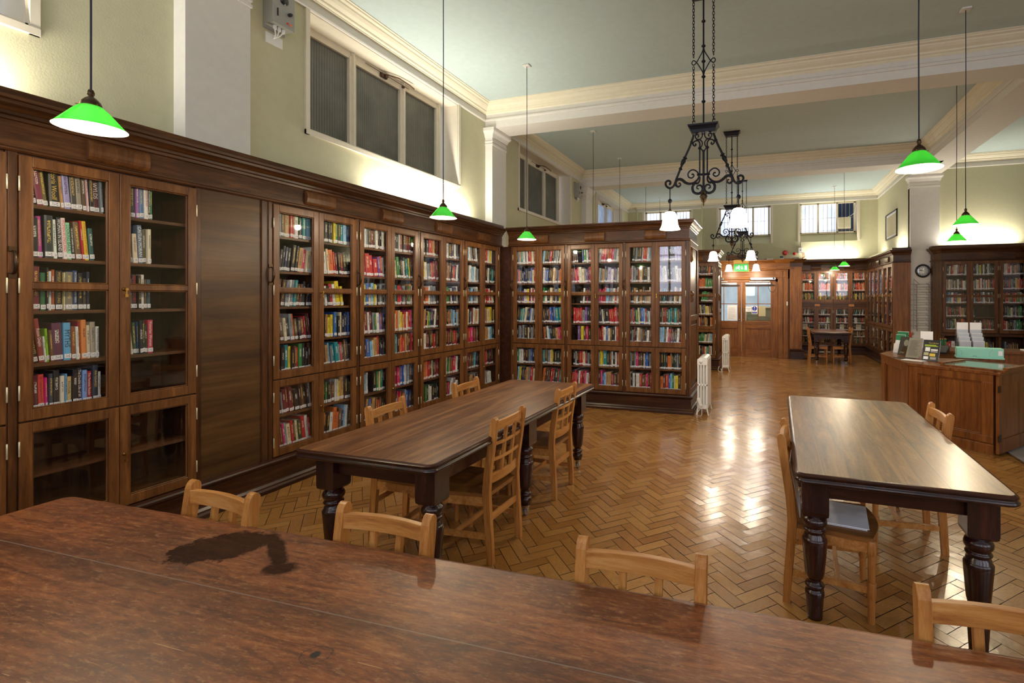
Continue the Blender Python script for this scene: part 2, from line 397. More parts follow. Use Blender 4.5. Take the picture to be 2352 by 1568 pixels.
# ------------------------------------------------------------------ room shell
XW, XR, YF, YB, ZC, ZB = -4.32, 3.14, 15.68, -2.6, 4.73, 4.36
XE = 7.2                      # far right of the near bays
b = MB()
W_, OX, OY = .0770, -.092, .026
def hb(a, bb): return ((a-bb)*.70711*W_*1.0, (a+bb)*.70711*W_)
rnd = random.Random(3)
X0, X1, Y0, Y1 = -3.92, XE, YB, YF
cells = []
N = 260
for y in range(-N, N):
    for k in range(-90, 90):
        for hv in (0, 1):
            if hv == 0: a0, b0, a1, b1 = y+6*k, y, y+6*k+3, y+1
            else:
                x = y+6*k; a0, b0, a1, b1 = x, x-5, x+1, x-2
                # one vertical block per column x, rows x-5..x-3 (mod 6)
            if hv == 1: a0, b0, a1, b1 = y, y-5-6*k, y+1, y-2-6*k
            cx, cy = hb((a0+a1)/2, (b0+b1)/2); cx += OX+.0; cy += OY
            if not (X0-.1 < cx < X1+.1 and Y0-.1 < cy < Y1+.1): continue
            if cy > 12.5 and cx > XR+.2: continue
            g = .024
            q = [hb(a0+g, b0+g), hb(a1-g, b0+g), hb(a1-g, b1-g), hb(a0+g, b1-g)]
            tl = rnd.uniform(-.0009, .0009); tm = rnd.uniform(-.0009, .0009)
            if hv: uv = [(0, 0), (0, .33), (1, .33), (1, 0)]
            else: uv = [(0, 0), (1, 0), (1, .33), (0, .33)]
            ou, ov = rnd.random()*20, rnd.random()*9
            uv = [(u+ou, v_+ov) for u, v_ in uv]
            c = rnd.random(); 
            b.add([(q[0][0]+OX, q[0][1]+OY, tl), (q[1][0]+OX, q[1][1]+OY, tm), (q[2][0]+OX, q[2][1]+OY, -tl), (q[3][0]+OX, q[3][1]+OY, -tm)], [(0, 1, 2, 3)], 'floor', uvs=[uv], col=(c, c, c, 1))
b.box(XW-.3, XE+.3, YB-.2, YF+.3, -.12, -.0035, 'gap')
b.build('floor', kind='structure')

# left wall with three high windows, each a recess .27 deep
def wall_boxes(b, axis, plane, thick, a0, a1, z0, z1, holes, mat):
    # axis 'x': wall in the YZ plane whose room face is at x=plane and that extends by `thick`; holes (h0, h1, zz0, zz1) sorted
    def put(p, q, r, s_):
        lo, hi = min(plane, plane+thick), max(plane, plane+thick)
        if axis == 'x': b.box(lo, hi, p, q, r, s_, mat)
        else: b.box(p, q, lo, hi, r, s_, mat)
    cur = a0
    for h0, h1, q0, q1 in sorted(holes):
        put(cur, h0, z0, z1); put(h0, h1, z0, q0); put(h0, h1, q1, z1); cur = h1
    put(cur, a1, z0, z1)
LW = [(-.72, 2.39-.69, 3.28, 4.47), (3.70, 6.17, 3.275, 4.47), (8.06, 10.53, 3.275, 4.47), (12.42, 14.89, 3.275, 4.47)]
LW[0] = (-.704, 1.766, 3.275, 4.47)
b = MB(); wall_boxes(b, 'x', XW, -.45, YB-.3, YF, 0, ZC, LW, 'wall'); b.build('wall_left', kind='structure')
FW = [(-3.78, -2.215, 3.30, 4.47), (-1.37, .215, 3.30, 4.47), (1.03, 2.62, 3.30, 4.47)]
DW = (-1.50, .34, 0, 2.12)
b = MB(); wall_boxes(b, 'y', YF, .45, XW-.3, XR+.3, 0, ZC, FW, 'wall'); b.build('wall_far', kind='structure')
b = MB(); b.box(XR, XR+.55, 12.5, YF, 0, ZC, 'wall'); b.build('wall_right', kind='structure')
b = MB(); b.box(XR+.55, XE+.2, 12.5, 12.9, 0, ZC, 'wall'); b.build('wall_alcove', kind='structure')
RW_FILL = [(-2.3, .2, 1.6, 4.3)]  # unseen east window, added to give fill light from the right
b = MB(); wall_boxes(b, 'x', XE, .35, YB-.3, 12.5, 0, ZC, RW_FILL, 'wall'); b.build('wall_east', kind='structure')
BW = [(-3.6, -2.45, 1.75, 4.35), (-1.6, -.45, 1.75, 4.35), (.6, 1.75, 1.75, 4.35), (3.2, 5.6, 1.75, 4.35)]
b = MB(); wall_boxes(b, 'y', YB, -.35, XW-.3, XE+.2, 0, ZC, BW, 'wall'); b.build('wall_back', kind='structure')
b = MB(); b.box(XW-.5, XE+.4, YB-.4, YF+.5, ZC, ZC+.2, 'ceil'); b.build('ceiling', kind='structure')

# windows
def left_window(i, y0, y1, z0, z1, glass):
    x = XW-.27
    root = tag(bpy.data.objects.new('window_%d' % i, None), kind='structure'); C.objects.link(root)
    f = MB()
    # architrave on the wall face, painted reveal lining
    aw = .045
    f.box(XW, XW+.022, y0-aw, y0, z0-aw, z1, 'frame'); f.box(XW, XW+.022, y1, y1+aw, z0-aw, z1, 'frame'); f.box(XW, XW+.026, y0-aw, y1+aw, z0-aw, z0, 'frame')
    f.box(x-.05, XW, y0-.001, y0+.012, z0, z1, 'frame'); f.box(x-.05, XW, y1-.012, y1+.001, z0, z1, 'frame'); f.box(x-.05, XW, y0, y1, z0-.001, z0+.02, 'frame'); f.box(x-.05, XW, y0, y1, z1-.012, z1+.001, 'frame')
    f.build('window_surround', root)
    g = MB(); w = y1-y0
    ms = [y0+.03, y0+w*.318, y0+w*.652, y1-.12]
    for k, m in enumerate(ms):
        t_ = .055 if k in (0, 3) else .05
        g.box(x-.04, x+.035, m-t_/2, m+t_/2, z0+.02, z1-.01, 'frame'); g.box(x-.04, x+.05, m-t_/4, m+t_/4, z0+.02, z1-.01, 'frame')
    for k in range(3):
        a, c = ms[k]+.025, ms[k+1]-.025
        tp = .07 if k == 1 else .04
        g.box(x-.03, x+.02, a, c, z1-.05-tp, z1-.01, 'frame'); g.box(x-.03, x+.02, a, c, z0+.02, z0+.075, 'frame')
        g.box(x-.03, x+.03, a, a+.022, z0+.06, z1-.06, 'frame'); g.box(x-.03, x+.03, c-.022, c, z0+.06, z1-.06, 'frame')
    g.build('window_frame', root, bevel=.004)
    p = MB()
    for k in range(3): p.box(x-.018, x-.012, ms[k]+.03, ms[k+1]-.03, z0+.05, z1-.06, glass)
    p.build('window_panes', root)
    h = MB()
    ym = (ms[1]+ms[2])/2+.06; zt = z1-.045
    h.box(x+.02, x+.05, ym-.05, ym+.05, zt-.05, zt, 'rust'); h.lathe([(.0, -.02), (.022, -.01), (.026, .01), (.012, .025)], 'rust', (x+.06, ym+.02, zt-.03), 10)
    h.tube([(x+.06, ym, zt-.01), (x+.13, ym+.16, zt+.0), (x+.15, ym+.34, zt-.02), (x+.15, ym+.42, zt-.035)], .008, 'rust', 6)
    h.tube([(x+.04, ym-.3, zt+.0), (x+.04, ym+.45, zt-.01)], .004, 'rust', 5)
    h.lathe([(0, -.02), (.02, -.01), (.02, .01), (0, .02)], 'rust', (x+.05, ms[2]-.02, zt-.03), 10)
    h.build('window_latch', root)
for i, (q, gl) in enumerate(zip(LW, ('darkglass', 'darkglass', 'darkglass', 'day2'))): left_window(i+1, *q, gl)

def far_window(i, x0, x1, z0, z1):
    root = tag(bpy.data.objects.new('window_%d' % i, None), kind='structure'); C.objects.link(root)
    y = YF+.2; f = MB(); aw = .05; zg = z0+.26      # sloping sill below the glass
    f.box(x0-aw, x0, YF-.02, YF, z0+.0, z1, 'frame'); f.box(x1, x1+aw, YF-.02, YF, z0, z1, 'frame')
    f.add([(x0, YF, z0), (x1, YF, z0), (x1, y+.02, zg), (x0, y+.02, zg)], [(0, 1, 2, 3)], 'wall')
    f.box(x0-.001, x0+.015, YF, y+.03, z0, z1, 'frame'); f.box(x1-.015, x1+.001, YF, y+.03, z0, z1, 'frame')
    f.build('window_surround', root)
    g = MB(); w = x1-x0; ms = [x0+.04, x0+w*.335, x0+w*.665, x1-.06]
    for m in ms: g.box(m-.03, m+.03, y-.04, y+.03, zg, z1-.005, 'frame')
    g.box(x0+.01, x1-.01, y-.04, y+.03, zg-.01, zg+.04, 'frame'); g.box(x0+.01, x1-.01, y-.04, y+.03, z1-.04, z1-.005, 'frame')
    g.build('window_frame', root, bevel=.005)
    p = MB()
    for k in range(3): p.box(ms[k]+.01, ms[k+1]-.01, y+.0, y+.008, zg+.03, z1-.03, 'daydark' if (i == 7 and k == 2) else 'day')
    p.build('window_panes', root)
    r = MB()
    for k in range(3):
        for j in range(1, 4):
            xx = ms[k]+.03+(ms[k+1]-ms[k]-.06)*j/4; r.box(xx-.006, xx+.006, y-.02, y-.008, zg+.03, z1-.03, 'grey')
    r.box(x0+.05, x1-.06, y-.02, y-.012, zg+.45, zg+.46, 'grey'); r.box(x0+.05, x1-.06, y-.02, y-.012, zg+.08, zg+.09, 'grey')
    r.build('window_bars', root)
for i, q in enumerate(FW): far_window(5+i, *q)
def big_window(i, axis, plane, d, a0, a1, z0, z1):
    root = tag(bpy.data.objects.new('window_%d' % i, None), kind='structure'); C.objects.link(root)
    g = MB(); p = MB()
    def put(mb, u0, u1, v0, v1, r0, r1, m):
        lo, hi = sorted((plane+d*v0, plane+d*v1))
        if axis == 'x': mb.box(lo, hi, u0, u1, r0, r1, m)
        else: mb.box(u0, u1, lo, hi, r0, r1, m)
    n = max(2, round((a1-a0)/.6))
    for k in range(n+1):
        m = a0+(a1-a0)*k/n; put(g, m-.03, m+.03, .12, .2, z0, z1, 'frame')
    for zz in (z0, (z0+z1)/2, z1): put(g, a0, a1, .12, .2, zz-.03, zz+.03, 'frame')
    g.build('window_frame', root); put(p, a0, a1, .17, .18, z0, z1, 'daybig'); p.build('window_panes', root)
for i, q in enumerate(BW): big_window(8+i, 'y', YB, -1, *q)
for i, q in enumerate(RW_FILL): big_window(12+i, 'x', XE, 1, *q)  # glowing pane of the added fill window

# ceiling beams, piers, cornices
b = MB(); n_tr = [0]
def trim(bm, **k):
    n_tr[0] += 1; return bm.build('trim_%d' % n_tr[0], kind='structure', **k)
def beam(x0, x1, y0, y1):
    q = MB(); q.box(x0, x1, y0, y1, ZB, ZC, 'white'); trim(q)
beam(XW, XE, 2.54, 3.03); beam(XW, XE, 6.92, 7.36); beam(XW, XR+.3, 11.28, 11.72); beam(XR, XR+.59, 7.36, 12.5)
CP = [(0, 4.575), (.012, 4.575), (.03, 4.59), (.03, 4.60), (.055, 4.61), (.06, 4.63), (.1, 4.65), (.13, 4.675), (.135, 4.69), (.165, 4.70), (.17, 4.715), (.185, 4.72), (.185, 4.735), (0, 4.735)]
RP = [(0, 4.47), (.02, 4.47), (.028, 4.483), (.028, 4.503), (.012, 4.515), (0, 4.515)]
FP = [(0, 4.51), (.008, 4.51), (.008, 4.58), (0, 4.58)]
def cornice(x0, x1, y0, y1):
    # path clockwise seen from above so that the right-hand side points into the room
    path = [(x0, y0), (x0, y1), (x1, y1), (x1, y0)]
    q = MB(); q.sweep(path, CP, 'cream', closed=True); q.sweep(path, RP, 'white', closed=True); q.sweep(path, FP, 'white', closed=True); trim(q)
cornice(XW, XE, YB, 2.54); cornice(XW, XE, 3.03, 6.92); cornice(XW, XR, 7.36, 11.28); cornice(XW, XR, 11.72, YF); cornice(XR+.59, XE, 7.36, 12.5)

def pier(x0, x1, y0, y1, faces, zt=ZB):
    q = MB(); q.box(x0, x1, y0, y1, 0, zt, 'white')
    pr = [(-.02, zt-.27), (.012, zt-.27), (.012, zt-.25), (.003, zt-.24), (.003, zt-.225), (.012, zt-.22), (.012, zt-.205), (.003, zt-.2), (.003, zt-.15), (.015, zt-.15), (.02, zt-.13), (.035, zt-.09), (.06, zt-.06), (.065, zt-.05), (.065, zt-.002), (-.02, zt-.002)]
    q.sweep(faces, pr, 'white'); trim(q)
XP = XW+.13
for (y0, y1) in ((2.54, 3.03), (6.92, 7.36), (11.28, 11.72)):
    pier(XW, XP, y0, y1, [(XW, y0), (XP, y0), (XP, y1), (XW, y1)])
pier(XR-.0, XR+.57, 12.44, 12.6, [(XR, 12.6), (XR, 12.44), (XR+.57, 12.44), (XR+.57, 12.6)])
# stone patch beyond the counter gate, with its metal edging
b = MB(); b.box(2.42, 5.2, 5.35, 7.4, -.002, .004, 'stone'); b.box(2.40, 2.42, 5.35, 7.4, -.002, .006, 'chrome'); b.box(2.4, 5.2, 5.33, 5.35, -.002, .006, 'chrome')
trim(b)
# vertical pipes on the far wall
for (x, z1) in ((-4.0, 4.52), (-1.87, 4.72)):
    q = MB(); pts = [(x, YF-.045, 0.02), (x, YF-.045, z1)]
    if x < -3: pts += [(x-.03, YF-.045, z1+.05), (x-.08, YF-.045, z1+.04)]
    q.tube(pts, .026, 'wall', 10)
    for zz in (2.9, 3.7): q.box(x-.035, x+.035, YF-.02, YF, zz, zz+.03, 'wall')
    tag(q.build('wall_pipe'), ('painted vertical pipe in the far left corner with its top bent over' if x < -3 else 'painted vertical pipe on the far wall between the two leftmost high windows'), 'pipe')
# ------------------------------------------------------------------ bookcases
# local frame of a case: x along its front, +y into the case, z up, face at y=0
SH7 = [2.135, 1.835, 1.53, 1.23, .955, .60, .30]
def ring_handle(mb, x, z, s=.14, r=.007):
    mb.box(x-.016, x+.016, -.012, 0, z+s*.42, z+s*.62, 'bronze'); mb.box(x-.016, x+.016, -.012, 0, z-s*.62, z-s*.42, 'bronze')
    mb.tube([(x, -.006, z+s*.45), (x, -.03, z+s*.42), (x, -.042, z+s*.2), (x, -.044, z), (x, -.042, z-s*.2), (x, -.03, z-s*.42), (x, -.006, z-s*.45)], [r*.7, r, r*1.2, r*1.5, r*1.2, r, r*.7], 'bronze', 8)
def door(parent, x0, x1, z0, z1, bar, hinge_left, lock, wm='door', near=True, hz=None, top_st=.058, bot_st=.062):
    st = .052; y0, y1 = -.012, .014
    d = MB()
    d.box(x0, x0+st, y0, y1, z0, z1, wm); d.box(x1-st, x1, y0, y1, z0, z1, wm)
    d.box(x0+st, x1-st, y0, y1, z0, z0+bot_st, wm); d.box(x0+st, x1-st, y0, y1, z1-top_st, z1, wm)
    if bar: d.box(x0+st, x1-st, y0+.002, y1, bar-.018, bar+.018, wm)
    # glazing bead
    bd = .008
    for (a0, a1, c0, c1) in ([(x0+st, x1-st, z0+bot_st, bar-.018), (x0+st, x1-st, bar+.018, z1-top_st)] if bar else [(x0+st, x1-st, z0+bot_st, z1-top_st)]):
        d.box(a0, a0+bd, -.004, .01, c0, c1, wm); d.box(a1-bd, a1, -.004, .01, c0, c1, wm); d.box(a0, a1, -.004, .01, c0, c0+bd, wm); d.box(a0, a1, -.004, .01, c1-bd, c1, wm)
    o = d.build('door', parent, bevel=.003 if near else 0)
    g = MB(); g.add([(x0+st-.003, .004, z0+bot_st-.003), (x1-st+.003, .004, z0+bot_st-.003), (x1-st+.003, .004, z1-top_st+.003), (x0+st-.003, .004, z1-top_st+.003)], [(0, 1, 2, 3)], 'glass'); g.build('glass_pane', o)
    hx = x0-.001 if hinge_left else x1+.001
    hzs = hz or [z0+.12, z1-.14]
    for h in hzs:
        q = MB(); q.lathe([(.003, -.042), (.0042, -.04), (.0042, .04), (.003, .042)], 'brass2', (hx, -.0145, h), 8)
        q.build('hinge', o)
    if lock:
        lx = x0+.022; q = MB()
        q.lathe([(.011, 0), (.012, .003), (.007, .006)], 'brass', (0, 0, 0), 12)
        q2 = MB(); q2.T = Matrix.Translation((lx, -.012, lock)) @ Matrix.Rotation(PI/2, 4, 'X')
        q2.lathe([(.011, 0), (.012, .003), (.006, .008), (.004, .02), (.009, .024), (.009, .028)], 'brass', (0, 0, 0), 12)
        q2.box(-.004, .004, -.045, 0, .02, .024, 'brass'); q2.box(-.008, .008, -.05, -.03, .019, .025, 'brass')
        q2.build('lock_key', o)
    return o
def case_unit(loc, rz, W, post, depth, label, name='bookcase', upper=(.915, 2.398), bar=1.672, lower=(.262, .905), shelves=SH7, near=True, wm='door', cm='case', group=None, endpost=0, handle=True, z0=.255, lockz=(1.66, .60), openlow=False):
    r = thing(name, label, 'bookcase', loc, rz, group)
    c = MB(); zt = 2.41
    c.box(0, W+endpost, depth-.02, depth, z0, zt, 'carc')
    c.box(0, post, .0, .03, z0, zt, cm)
    c.box(post*.15, post*.85, -.006, 0, z0, zt, cm)
    if endpost: c.box(W, W+endpost, .0, .03, z0, zt, cm)
    c.box(0, .02, .03, depth-.02, z0, zt, 'carc'); c.box(W-.02, W, .03, depth-.02, z0, zt, 'carc')
    dw = (W-post)/2; mid = post+dw
    c.box(mid-.01, mid+.01, .02, depth-.02, z0, zt, 'carc')
    c.box(0, W, .015, depth-.02, zt-.03, zt, 'carc'); c.box(0, W, .015, depth-.02, z0, z0+.02, 'carc')
    if lower and upper: c.box(post, W, .016, .05, lower[1]-.02, upper[0]+.02, cm)
    if near:
        rr = random.Random(hash(label) % 99)
        for k in range(6): pass
    c.build('carcass', r, bevel=.002 if near else 0)
    for z in shelves:
        for (a, e) in ((post, mid-.01), (mid+.01, W-.02)):
            s = MB(); s.box(a, e, .022, depth-.02, z-.02, z, 'shelf'); s.build('shelf', r)
    for k in (0, 1):
        a = post+dw*k+.0015; e = a+dw-.003
        if upper: door(r, a, e, upper[0], upper[1], bar, k == 0, lockz[0] if k else None, wm, near, [upper[0]+.16, bar or (upper[0]+upper[1])/2, upper[1]-.16] if bar else None)
        if lower: door(r, a, e, lower[0], lower[1], None, k == 0, lockz[1] if k else None, wm, near)
    if handle:
        h = MB(); ring_handle(h, post/2, 1.80); h.build('pull_handle', r)
    return r

# ---- books
HEX = dict(k='1d1c22', w='dcdcdc', c='d9cba8', r='b3222c', m='6d1f30', b='2f62b8', n='232f57', g='2f7d46', d='213f33', t='1d8590', y='d9c22c', o='cf6a30', p='6f4a9a', s='7f8690', u='5b3d2d', a='b98e5c', l='86b8dd', i='cf2f78', e='8fd4b0', v='b4aedb')
NAMES = dict(k='black', w='white', c='cream', r='red', m='maroon', b='blue', n='navy blue', g='green', d='dark green', t='teal', y='yellow', o='orange', p='purple', s='slate grey', u='brown', a='tan', l='light blue', i='pink', e='pale mint', v='lavender')
ORD = ['first', 'second', 'third', 'fourth', 'fifth', 'sixth', 'seventh', 'eighth', 'ninth', 'tenth', 'eleventh', 'twelfth', 'thirteenth', 'fourteenth', 'fifteenth', 'sixteenth', 'seventeenth', 'eighteenth']
brand = random.Random(11)
def book_geo(mb, w, d, h, col, seed, mat=None):
    c = srgb(col)[:3]+(seed,)
    r = min(.004, w*.2)
    prof = [(-w/2, .004+r), (-w/2+r*.4, .003), (-w/4, .0003), (0, 0), (w/4, .0003), (w/2-r*.4, .003), (w/2, .004+r)]
    vs = []; n = len(prof)
    for z in (0, h): vs += [(x, y, z) for x, y in prof]
    fs = []; uvs = []
    for i in range(n-1):
        fs.append((i, i+1, n+i+1, n+i)); u0, u1 = prof[i][0]/w+.5, prof[i+1][0]/w+.5; uvs.append([(u0, 0), (u1, 0), (u1, 1), (u0, 1)])
    mb.add(vs, fs, 'book', False, uvs, c)
    nn = [(-1, -1)]*4
    vs = [(-w/2, .004+r, 0), (-w/2, d, 0), (-w/2, d, h), (-w/2, .004+r, h), (w/2, .004+r, 0), (w/2, d, 0), (w/2, d, h), (w/2, .004+r, h)]
    mb.add(vs, [(0, 3, 2, 1), (4, 5, 6, 7)], 'book', False, [nn, nn], c)
    # cover board edges + sunk page block
    t = min(.0025, w*.15)
    for s in (-1, 1):
        a, e = sorted((s*w/2, s*(w/2-t)))
        mb.add([(a, .006, h), (e, .006, h), (e, d, h), (a, d, h)], [(0, 1, 2, 3)], 'book', False, [nn], c)
    mb.add([(-w/2+t, .006, h-.003), (w/2-t, .006, h-.003), (w/2-t, d-.003, h-.003), (-w/2+t, d-.003, h-.003)], [(0, 1, 2, 3)], 'pages')
    mb.add([(-w/2, 0.003, h-.0005), (w/2, .003, h-.0005), (w/2, .0085, h-.0005), (-w/2, .0085, h-.0005)], [(0, 1, 2, 3)], 'book', False, [nn], c)
    mb.add([(-w/2+t, d-.002, 0), (w/2-t, d-.002, 0), (w/2-t, d-.002, h-.003), (-w/2+t, d-.002, h-.003)], [(0, 3, 2, 1)], 'pages')
def label_geo(mb, w, z=.008, hh=.026):
    x = w/2-.0012
    mb.add([(-x, -.0009, z), (x, -.0009, z), (x, -.0009, z+hh), (-x, -.0009, z+hh)], [(0, 1, 2, 3)], 'label', False, [[(0, 0), (1, 0), (1, 1), (0, 1)]])
MASS = MB()
NB = [0]; MAXB = 290
def lay(spec, x0, x1, hmax):
    """spec: string of colour letters, '_' = a gap; returns (letter, x, width, height, lean)"""
    out = []; ws = []
    lean = brand.choice([0, 0, 0, -.06, -.1, .07, .12])
    for ch in spec: ws.append(.03 if ch == '_' else brand.choice([.014, .017, .02, .022, .025, .028, .034]))
    tot = sum(ws); k = (x1-x0-.012)/tot if len(spec) > 6 else 1.0
    k = min(k, 1.9)
    x = x0+.006
    for ch, w in zip(spec, ws):
        w *= k
        if ch != '_':
            h = min(hmax, brand.choice([.2, .21, .215, .225, .235, .24, .19, .22]))
            out.append((ch, x+w/2, w*.965, h, lean if abs(lean) < .2 else 0))
        x += w
    return out
def shelf_books(T, rz, items, z, y, where, individual):
    for n, it in enumerate(items):
        ch, x, w, h, lean = it[:5]; title = it[5] if len(it) > 5 else None
        col = HEX.get(ch, ch); seed = brand.random(); d = brand.uniform(.13, .17); yy = y+brand.uniform(0, .018)
        zz = z+abs(math.sin(lean))*w/2+.0005
        L = T @ Matrix.Translation((x, yy, zz)) @ Matrix.Rotation(lean, 4, 'Y')
        if individual and NB[0] < MAXB:
            NB[0] += 1
            mb = MB(); book_geo(mb, w, d, h, col, seed if not title else -.01 if False else seed)
            if title:
                # lettering is its own small part; the jacket keeps no marks
                mb.uv = [None if (u is not None) else None for u in mb.uv]; mb.uv = [[(-1, -1)]*4 for _ in mb.f]
            o = mb.build('book'); o.location = L.to_translation(); o.rotation_euler = (0, lean, rz)
            cn = NAMES.get(it[6] if len(it) > 6 else ch, 'dark')
            size = 'thin' if w < .0165 else 'thick' if w > .031 else 'small' if h < .2 else 'tall' if h > .236 else ''
            ttl = (' titled ' + title[2].lower()) if title and title[2] else ''
            tag(o, ' '.join(('%s %s book%s, %s on the %s' % (size, cn, ttl, ORD[min(n, 17)], where)).split()), 'book', 'books on the shelves of the ' + where.split(', ')[-1])
            lb = MB(); label_geo(lb, w, .008+brand.choice([0, 0, 0, .004])); lb.build('spine_label', o)
            if title and title[0]:
                txt, tc = title[0], title[1]
                vs, fs = text_geo(txt, 1.0)
                wd = max(v[0] for v in vs)-min(v[0] for v in vs) or 1; ht = max(v[1] for v in vs)-min(v[1] for v in vs) or 1
                sz = min((h-.055)/wd, (w*.72)/ht); tm = MB()
                # reads down the spine
                tm.T = Matrix.Translation((0, -.0007, .04+(h-.045)/2)) @ Matrix.Rotation(PI/2, 4, 'X') @ Matrix.Rotation(-PI/2, 4, 'Z') @ Matrix.Scale(sz, 4)
                cy = (max(v[1] for v in vs)+min(v[1] for v in vs))/2
                tm.add([(v[0], v[1]-cy, 0) for v in vs], fs, tc); tm.build('spine_lettering', o)
        else:
            MASS.T = L; book_geo(MASS, w, d, h, col, seed); label_geo(MASS, w, .006+brand.choice([0, 0, .003, .008]), brand.choice([.022, .026])); MASS.T = Matrix()
for nm, cc in (('ink_white', 'ece9e4'), ('ink_gold', 'd9b85a'), ('ink_red', 'c03040'), ('ink_dark', '2a2630'), ('ink_blue', '2f6aa8')): M[nm] = plain(nm, cc, .5)

def fill(root_loc, rz, a, e, z, spec, where, individual, hmax=.262, y=.035):
    T = Matrix.Translation(root_loc) @ Matrix.Rotation(rz, 4, 'Z')
    shelf_books(T, rz, lay(spec, a, e, hmax), z, y, where, individual)
def fill_exact(root_loc, rz, a, z, rows, where, y=.035):
    T = Matrix.Translation(root_loc) @ Matrix.Rotation(rz, 4, 'Z'); x = a; items = []
    for r in rows:
        col, w, h, lean = r[:4]; title = r[4] if len(r) > 4 else None; nm = r[5] if len(r) > 5 else col
        w = w/100*.94; items.append((col, x+w/2, w*.97, h/100, math.radians(lean), title, nm)); x += w/max(.9, math.cos(math.radians(lean)))
    shelf_books(T, rz, items, z, y, where, True)

# ---- left run
XA = -3.94
RZL = PI/2
def lu(y0, W, post, label, **k): return case_unit((XA, y0, 0), RZL, W, post, .355, label, **k)
lu(.595, .93, .045, 'tall glazed oak bookcase unit cut off by the picture edge, nearest on the long wall')
lu(1.525, .929, .045, 'tall glazed oak bookcase unit with half empty shelves under the nearest green pendant')
starts = [2.99, 3.91, 4.83, 5.75]
ulab = ['tall glazed oak bookcase unit right beside the bare wood panel', 'tall glazed oak bookcase unit holding the row of matching red volumes', 'tall glazed oak bookcase unit third past the bare wood panel', 'tall glazed oak bookcase unit last before the projecting bookcase corner']
for s, l in zip(starts, ulab): lu(s, .92, .045, l, endpost=.05 if s > 5.7 else 0)
# bare panel between the units
r = thing('wood_panel', 'bare stained plywood panel filling the gap between two glazed bookcase units', 'panel', (XA, 2.454, 0), RZL)
p = MB(); p.box(.035, .5, .012, .03, .255, 2.41, 'panel'); p.build('board', r)
p = MB(); p.box(0, .035, 0, .03, .255, 2.41, 'case'); p.build('stile', r, bevel=.003)
p = MB(); p.box(.49, .536, .0, .03, .255, 2.41, 'case'); p.build('stile', r, bevel=.003)
# dark return between the long run and the projecting case
r = thing('corner_panel', 'dark wooden filler in the corner where the projecting bookcase meets the long one', 'panel', (XA, 6.67, 0), RZL)
p = MB(); p.box(.09, .11, -.18, .02, 0, 2.41, 'plinth'); p.build('board', r)

CROWN = [(-.3, 2.41), (.012, 2.41), (.022, 2.418), (.022, 2.428), (.008, 2.436), (.0, 2.44), (.0, 2.578), (.012, 2.583), (.016, 2.6), (.03, 2.606), (.034, 2.622), (.05, 2.64), (.07, 2.655), (.074, 2.672), (.088, 2.678), (.09, 2.695), (.03, 2.697), (.03, 2.745), (.0, 2.747), (-.3, 2.747)]
CROWN2 = CROWN[:-4] + [(-.3, 2.697)]
PLINTH = [(-.2, .0), (.07, 0), (.072, .03), (.06, .045), (.062, .058), (.045, .075), (.03, .08), (.03, .205), (.045, .215), (.055, .225), (.06, .24), (.055, .252), (.02, .257), (-.2, .257)]
def console(mb, cx, axis, face, w=.31):
    n = 10; rings = []
    for i in range(n+1):
        t = -1+2*i/n; z = 2.51+.066*math.sin(t*PI/2); o = .034*math.cos(t*PI/2)
        rings.append((o, z))
    return rings
def consoles(parent, cs, w=.31):
    for cx in cs:
        q = MB(); pr = console(None, 0, 0, 0); poly = [(-o, z) for o, z in pr] + [(.01, 2.576), (.01, 2.444)]
        q.prism_x(poly, cx-w/2, cx+w/2, 'door'); q.build('frieze_cushion', parent)
def run(name, label, cat, loc, rz, path, prof, mat, cons=None, bevel=0):
    r = thing(name, label, cat, loc, rz); q = MB(); q.sweep(path, prof, mat); q.build('moulding', r)
    if cons: consoles(r, cons)
    return r
# sweep offsets to the right-hand side: in local frame the front is -y, so run the path along -x
Lr = 6.84-.595
run('bookcase_cornice', 'continuous dark oak cornice along the top of the long wall bookcases', 'cornice', (XA, .595, 0), RZL, [(0, 0), (Lr-.045, 0)], CROWN, 'case_x', [2.01-.595+.0, 3.49-.595, 4.405-.595, 5.32-.595, 6.24-.595])
run('bookcase_plinth', 'continuous dark moulded plinth under the long wall bookcases', 'plinth', (XA, .595, 0), RZL, [(0, 0), (Lr-.045, 0)], PLINTH, 'plinth')

